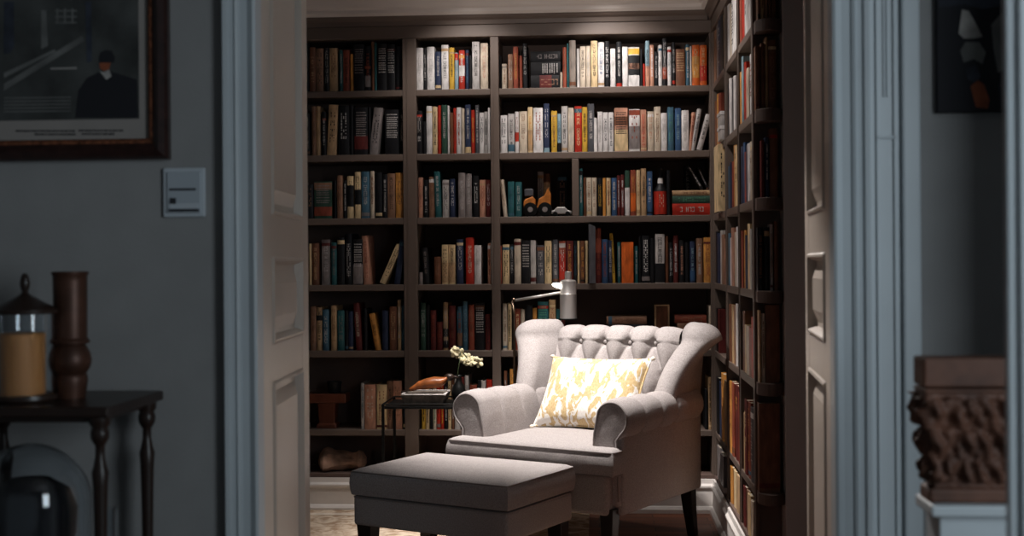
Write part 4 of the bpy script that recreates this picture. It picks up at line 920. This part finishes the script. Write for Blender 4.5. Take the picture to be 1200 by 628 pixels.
a,b,c,d=rect(200,232,207,239); MB().box(a,b,YH-.0155,YH-.0143,c,d).build('button', M['dark_plastic'], sw)

# étagère table with turned legs
tzt=.916; tyf,tyb=2.50,2.80
txr=xat(121,tyf,470); txl=txr-.36
et=thing('console_table','dark wooden table with slim turned legs against the left wall','table',(0,0,0))
MB().box(txl-.015,txr+.015,tyf-.015,tyb+.015,tzt-.022,tzt).build('tabletop', M['dark_wood'], et, bevel=.005, bseg=3)
MB().box(txl+.01,txr-.01,tyf+.01,tyb-.01,tzt-.034,tzt-.022).build('apron', M['dark_wood'], et, bevel=.002)
LZ=.46
MB().box(txl-.01,txr+.01,tyf-.01,tyb+.01,LZ-.02,LZ).build('lower_shelf', M['dark_wood'], et, bevel=.004)
legp=[(0,0),(.010,.0),(.014,.03),(.009,.06),(.012,.2),(.015,.34),(.011,.42),(.016,LZ-.02),(.016,LZ),(.010,LZ+.02),(.0115,LZ+.10),(.0135,.70),(.0150,.755),(.017,.782),(.013,.795),(.0095,.815),(.0095,.835),(.014,.842),(.018,.850),(.019,.862),(.016,.872),(.021,.880),(.021,.894)]
for x in (txl+.02,txr-.012):
    for y in (tyf+.012,tyb-.02): MB().lathe(legp,c=(x,y,0),seg=20).build('leg', M['dark_wood'], et, smooth=True, auto=50)
# candle jar
jy=2.60; jx=xat(30,jy,450); jr_=.062
cj=thing('candle_jar','glass jar with a dark pointed lid and orange candle, on the hall table','jar',(jx,jy,tzt))
MB().lathe([(0,0),(jr_,0),(jr_+.004,.006),(jr_+.003,.014),(0,.014)],seg=36,cap=False).build('base', M['dark_wood'], cj, smooth=True, auto=40)
jh=zat(30,367,jy)-tzt
MB().lathe([(jr_-.004,.014),(jr_-.002,jh),(jr_-.005,jh),(jr_-.007,.016)],seg=40,cap=False).build('glass_cylinder', M['glass'], cj, smooth=True, auto=40)
ck_h=zat(30,390,jy)-tzt
MB().lathe([(0,.0145),(.045,.0145),(.046,ck_h-.003),(.043,ck_h),(0,ck_h)],c=(-.006,0,0),seg=36,cap=False).build('candle', M['candle_wax'], cj, smooth=True, auto=40)
lh=zat(30,345,jy)-tzt; fh=zat(30,320,jy)-tzt
MB().lathe([(jr_-.01,jh-.002),(jr_+.004,jh),(jr_+.005,jh+.008),(jr_-.006,jh+.014),(.040,jh+.022),(.020,lh-.006),(.010,lh),(.006,lh+.006),(.009,lh+.014),(.0105,lh+.024),(.008,fh-.008),(.004,fh-.001),(0,fh)],seg=36,cap=False).build('lid', M['dark_wood'], cj, smooth=True, auto=35)
# copper burner
vy_=2.66; vx_=xat(83,vy_,450)
s_=vy_/1500
cl=thing('copper_vessel','tall reddish copper cylinder vessel with round foot behind the candle jar','vessel',(vx_,vy_,tzt))
prof=[(456,17),(452,19),(446,20),(440,19.5),(438,18),(430,23),(422,24.5),(414,23),(406,19),(403,17),(402,22),(399,22.5),(397,20.5),(395,19.5),(330,20),(323,20),(321,21.5),(318.5,21.5),(318,19)]
z_of=lambda p: max(0,zat(83,p,vy_)-tzt)
MB().lathe([(0,0)]+[(r*s_,z_of(p) if i else 0) for i,(p,r) in enumerate(prof[:10])]+[(.02,z_of(402))],seg=36,cap=False).build('bulb_foot', M['copper'], cl, smooth=True, auto=40)
MB().lathe([(r*s_,z_of(p)) for p,r in prof[9:]]+[(.02,z_of(322)),(0,z_of(322))],seg=36,cap=False).build('cylinder', M['copper'], cl, smooth=True, auto=40)
# glass cloche on the lower shelf
cyy=2.60; cx_=xat(35,cyy,600); cr_=75*cyy/1500; top=zat(38,520,cyy)-LZ
gc=thing('glass_cloche','large glass dome with dark rim on the lower shelf of hall table','dome',(cx_,cyy,LZ))
MB().lathe([(0,0),(cr_+.01,0),(cr_+.01,.012),(cr_-.004,.018),(0,.018)],seg=48,cap=False).build('base', M['dark_wood'], gc, smooth=True, auto=40)
dome=[(cr_-.006,.018)]+[(cr_-.006,top-cr_*.95)]+[((cr_-.006)*math.cos(a),top-cr_*.95+cr_*.95*math.sin(a)) for a in [PI/2*k/14 for k in range(1,15)]]
inner=[(max(0,r-.004),z-.004*(z/top)) for r,z in reversed(dome)]
MB().lathe(dome+inner,seg=56,cap=False).build('glass_dome', M['glass'], gc, smooth=True)
m=MB(); m.lathe([(0,.018),(.09,.018),(.088,.04),(.070,.06),(.075,.12),(.092,.18),(.095,.23),(.080,.27),(.04,.295),(0,.30)],seg=28,cap=False); m.build('enclosed_ornament', M['ink_dark'], gc, smooth=True)
# little glass
ty_=2.56; tgx=xat(128,ty_,610)
tgz=zat(128,596,ty_)-LZ
tg=thing('drinking_glass','slim clear drinking glass to the right of the glass dome','glass',(min(tgx,txr-.018),ty_,LZ))
MB().lathe([(0,0),(.018,0),(.020,.01),(.0225,tgz),(.0205,tgz),(.018,.012),(0,.012)],seg=32,cap=False).build('glass_body', M['glass'], tg, smooth=True, auto=40)

# ------------------------------------------------------------------ hall, right: picture, carved capital on pedestal
yq=YH-.012
def qx(a,b): p=atY(a,b,yq); return p.x,p.z
(xa1,_)=qx(1097,60); (xa2,zq0)=qx(1180,131); xa2+=.12; zq1=zq0+.62
ap=thing('canvas_picture','dark painting with pale and orange figure shapes on the right wall','picture',(0,0,0))
MB().box(xa1,xa2,YH-.02,YH,zq0,zq1).build('canvas', M['ink_dark'], ap, bevel=.002)
def pol2(pts,m,name,off=.0208):
    V_=[(qx(a,b)[0],YH-off,qx(a,b)[1]) for a,b in pts]; MB().add(V_,[tuple(range(len(V_)))]).build(name, M[m], ap)
pol2([(1122,40),(1126,12),(1134,14),(1142,28),(1150,44),(1140,46),(1128,46)],'ink_pale','pale_shape')
pol2([(1124,60),(1130,50),(1146,50),(1154,62),(1150,76),(1140,70),(1128,74)],'ink_light','grey_shape')
pol2([(1130,82),(1142,76),(1148,90),(1142,98),(1133,94)],'ink_mid','blue_shape')
pol2([(1136,102),(1144,94),(1152,100),(1158,118),(1156,128),(1142,126)],'ink_orange','orange_shape')
pol2([(1160,30),(1172,16),(1180,30),(1180,80),(1168,86),(1163,60)],'ink_light','grey_shape')
pol2([(1168,100),(1176,92),(1180,100),(1180,126),(1170,124)],'ink_mid','blue_shape')
pol2([(1099,0),(1180,0),(1180,6),(1150,12),(1130,6),(1099,10)],'ink_mid','dark_band')
# pedestal
yp=2.30; ypz=zat(1130,593,yp)
pxa,pxb=xat(1092,yp,600),xat(1215,yp,600)
pdl=thing('pedestal','painted blue-grey pedestal at the right, carrying the carved wood block','pedestal',(0,0,0))
MB().box(pxa,pxb,yp+.0,yp+.12,ypz-.02,ypz).build('pedestal_top', M['hall_trim'], pdl, bevel=.004)
MB().box(pxa+.018,pxb-.018,yp+.018,yp+.11,.06,ypz-.02).build('pedestal_body', M['hall_trim'], pdl, bevel=.003)
MB().box(pxa+.004,pxb-.004,yp+.004,yp+.118,0,.06).build('pedestal_foot', M['hall_trim'], pdl, bevel=.004)
# carved block
x0,x1=xat(1083,yp+.02,440),xat(1200,yp+.02,440); zb0=ypz; ztop=zat(1130,420,yp+.02)
cb=thing('carved_capital','carved brown wooden capital with leaf relief standing on the pedestal','carving',((x0+x1)/2,yp+.06,zb0))
HW=(x1-x0)/2; HT=ztop-zb0; D=.04
MB().box(-HW*.90,HW*.90,-D*.9,D*.9,0,HT*.10).build('foot_board', M['carved_wood'], cb, bevel=.006)
m=MB(); m.box(-HW,HW,-D,D,HT*.80,HT); m.box(-HW*1.0,HW*1.0,-D-.004,D+.004,HT*.76,HT*.79); m.build('top_slab', M['carved_wood'], cb, bevel=.005)
rings=[]; nz=70; NS=40
for k in range(nz+1):
    t=k/nz; z=HT*(.10+.66*t); hx_=HW*(.78+.20*t**1.4); hy_=D*(.74+.24*t**1.4); ring=[]
    per=[]
    for i in range(NS): per.append((-1+2*i/NS,-1))
    for i in range(NS//2): per.append((1,-1+4*i/NS))
    for i in range(NS): per.append((1-2*i/NS,1))
    for i in range(NS//2): per.append((-1,1-4*i/NS))
    for (u,v) in per:
        w_=u*HW if abs(v)==1 else v*D
        # overlapping leaf tiers
        tier=(t*3.2)%1; ph_=(int(t*3.2)%2)*.5
        lf=abs((((w_+z*.45*(1 if w_>0 else -1))/.06+ph_)%1)-.5)*2; leaf_=max(0,1-lf**2*1.1-abs(tier-.55)*.9)
        n_=noise.noise(Vector((w_*70,z*60,u*1.0+v)))
        dd=.016*leaf_+.009*n_+.008*math.sin(w_*190+z*90)*leaf_ if .06<t<.97 else .002*n_
        L_=math.hypot(u,v); ring.append((u*hx_+dd*(u if abs(u)==1 else 0)*1, v*hy_+dd*(v if abs(v)==1 else 0), z+.006*n_*(0<t<1)))
    rings.append(ring)
MB().add([],[]); MB().loft(rings).build('leaf_relief', M['carved_wood'], cb, smooth=True)

# ------------------------------------------------------------------ light
def spot(name, loc, tgt, power, angle, blend, col=(1,.9,.8), r=.04):
    l=bpy.data.lights.new(name,'SPOT'); l.energy=power; l.spot_size=math.radians(angle); l.spot_blend=blend; l.color=col; l.shadow_soft_size=r
    o=bpy.data.objects.new(name,l); C.objects.link(o); o.location=loc; o.rotation_euler=(Vector(tgt)-Vector(loc)).to_track_quat('-Z','Y').to_euler(); return o
WARM=(1,.93,.88)
tg_=Mch@Vector((-.06,-.10,.7)); tgx,tgy=tg_.x,tg_.y
cx1,cy1=camxy(-.06,5.10)
spot('ceiling_spot',(cx1,cy1,CEIL-.02),(tgx,tgy,.66),350,55,.8,WARM,.03)
for px,p in ((540,18),(702,29)):
    x=xat(px,YB-.42); spot('shelf_spot',(x,YB-.42,CEIL-.02),(x+(.12 if px>600 else .02),YB+.1,1.55),p,95,.8,WARM,.03)
spot('side_spot',(XS-.5,5.0,CEIL-.02),(XS+.1,5.05,1.3),22,100,.8,WARM,.03)
spot('door_spot',(-.12,4.9,CEIL-.02),(-.12,3.9,0.6),9,120,.9,WARM,.05)
spot('entry_spot',(0,4.9,CEIL-.02),(.10,3.2,.5),230,44,.4,WARM,.03)
spot('rug_spot',(-1.0,5.42,CEIL-.02),(-1.02,5.55,0),60,38,.6,WARM,.03)
spot('crown_fill_spot',(-.2,4.6,2.2),(.1,6.0,3.5),15,110,.5,WARM,.05)  # added fill lamp without a fixture, brightens the crown moulding
def area(name, loc, tgt, power, sx, sy, col):
    l=bpy.data.lights.new(name,'AREA'); l.shape='RECTANGLE'; l.size=sx; l.size_y=sy; l.energy=power; l.color=col
    o=bpy.data.objects.new(name,l); C.objects.link(o); o.location=loc; o.rotation_euler=(Vector(tgt)-Vector(loc)).to_track_quat('-Z','Y').to_euler(); return o
area('hall_window_light',(1.95,.7,1.55),(-.3,2.4,1.4),54,1.3,1.5,(.80,.92,1))
wd=bpy.data.worlds.new('world'); bpy.context.scene.world=wd; wd.use_nodes=True
bg=wd.node_tree.nodes['Background']; bg.inputs[0].default_value=(.60,.75,.85,1); bg.inputs[1].default_value=.12
sc_=bpy.context.scene; sc_.view_settings.view_transform='Standard'; sc_.view_settings.look='None'; sc_.view_settings.exposure=0; sc_.view_settings.gamma=1; sc_.view_settings.use_curve_mapping=False
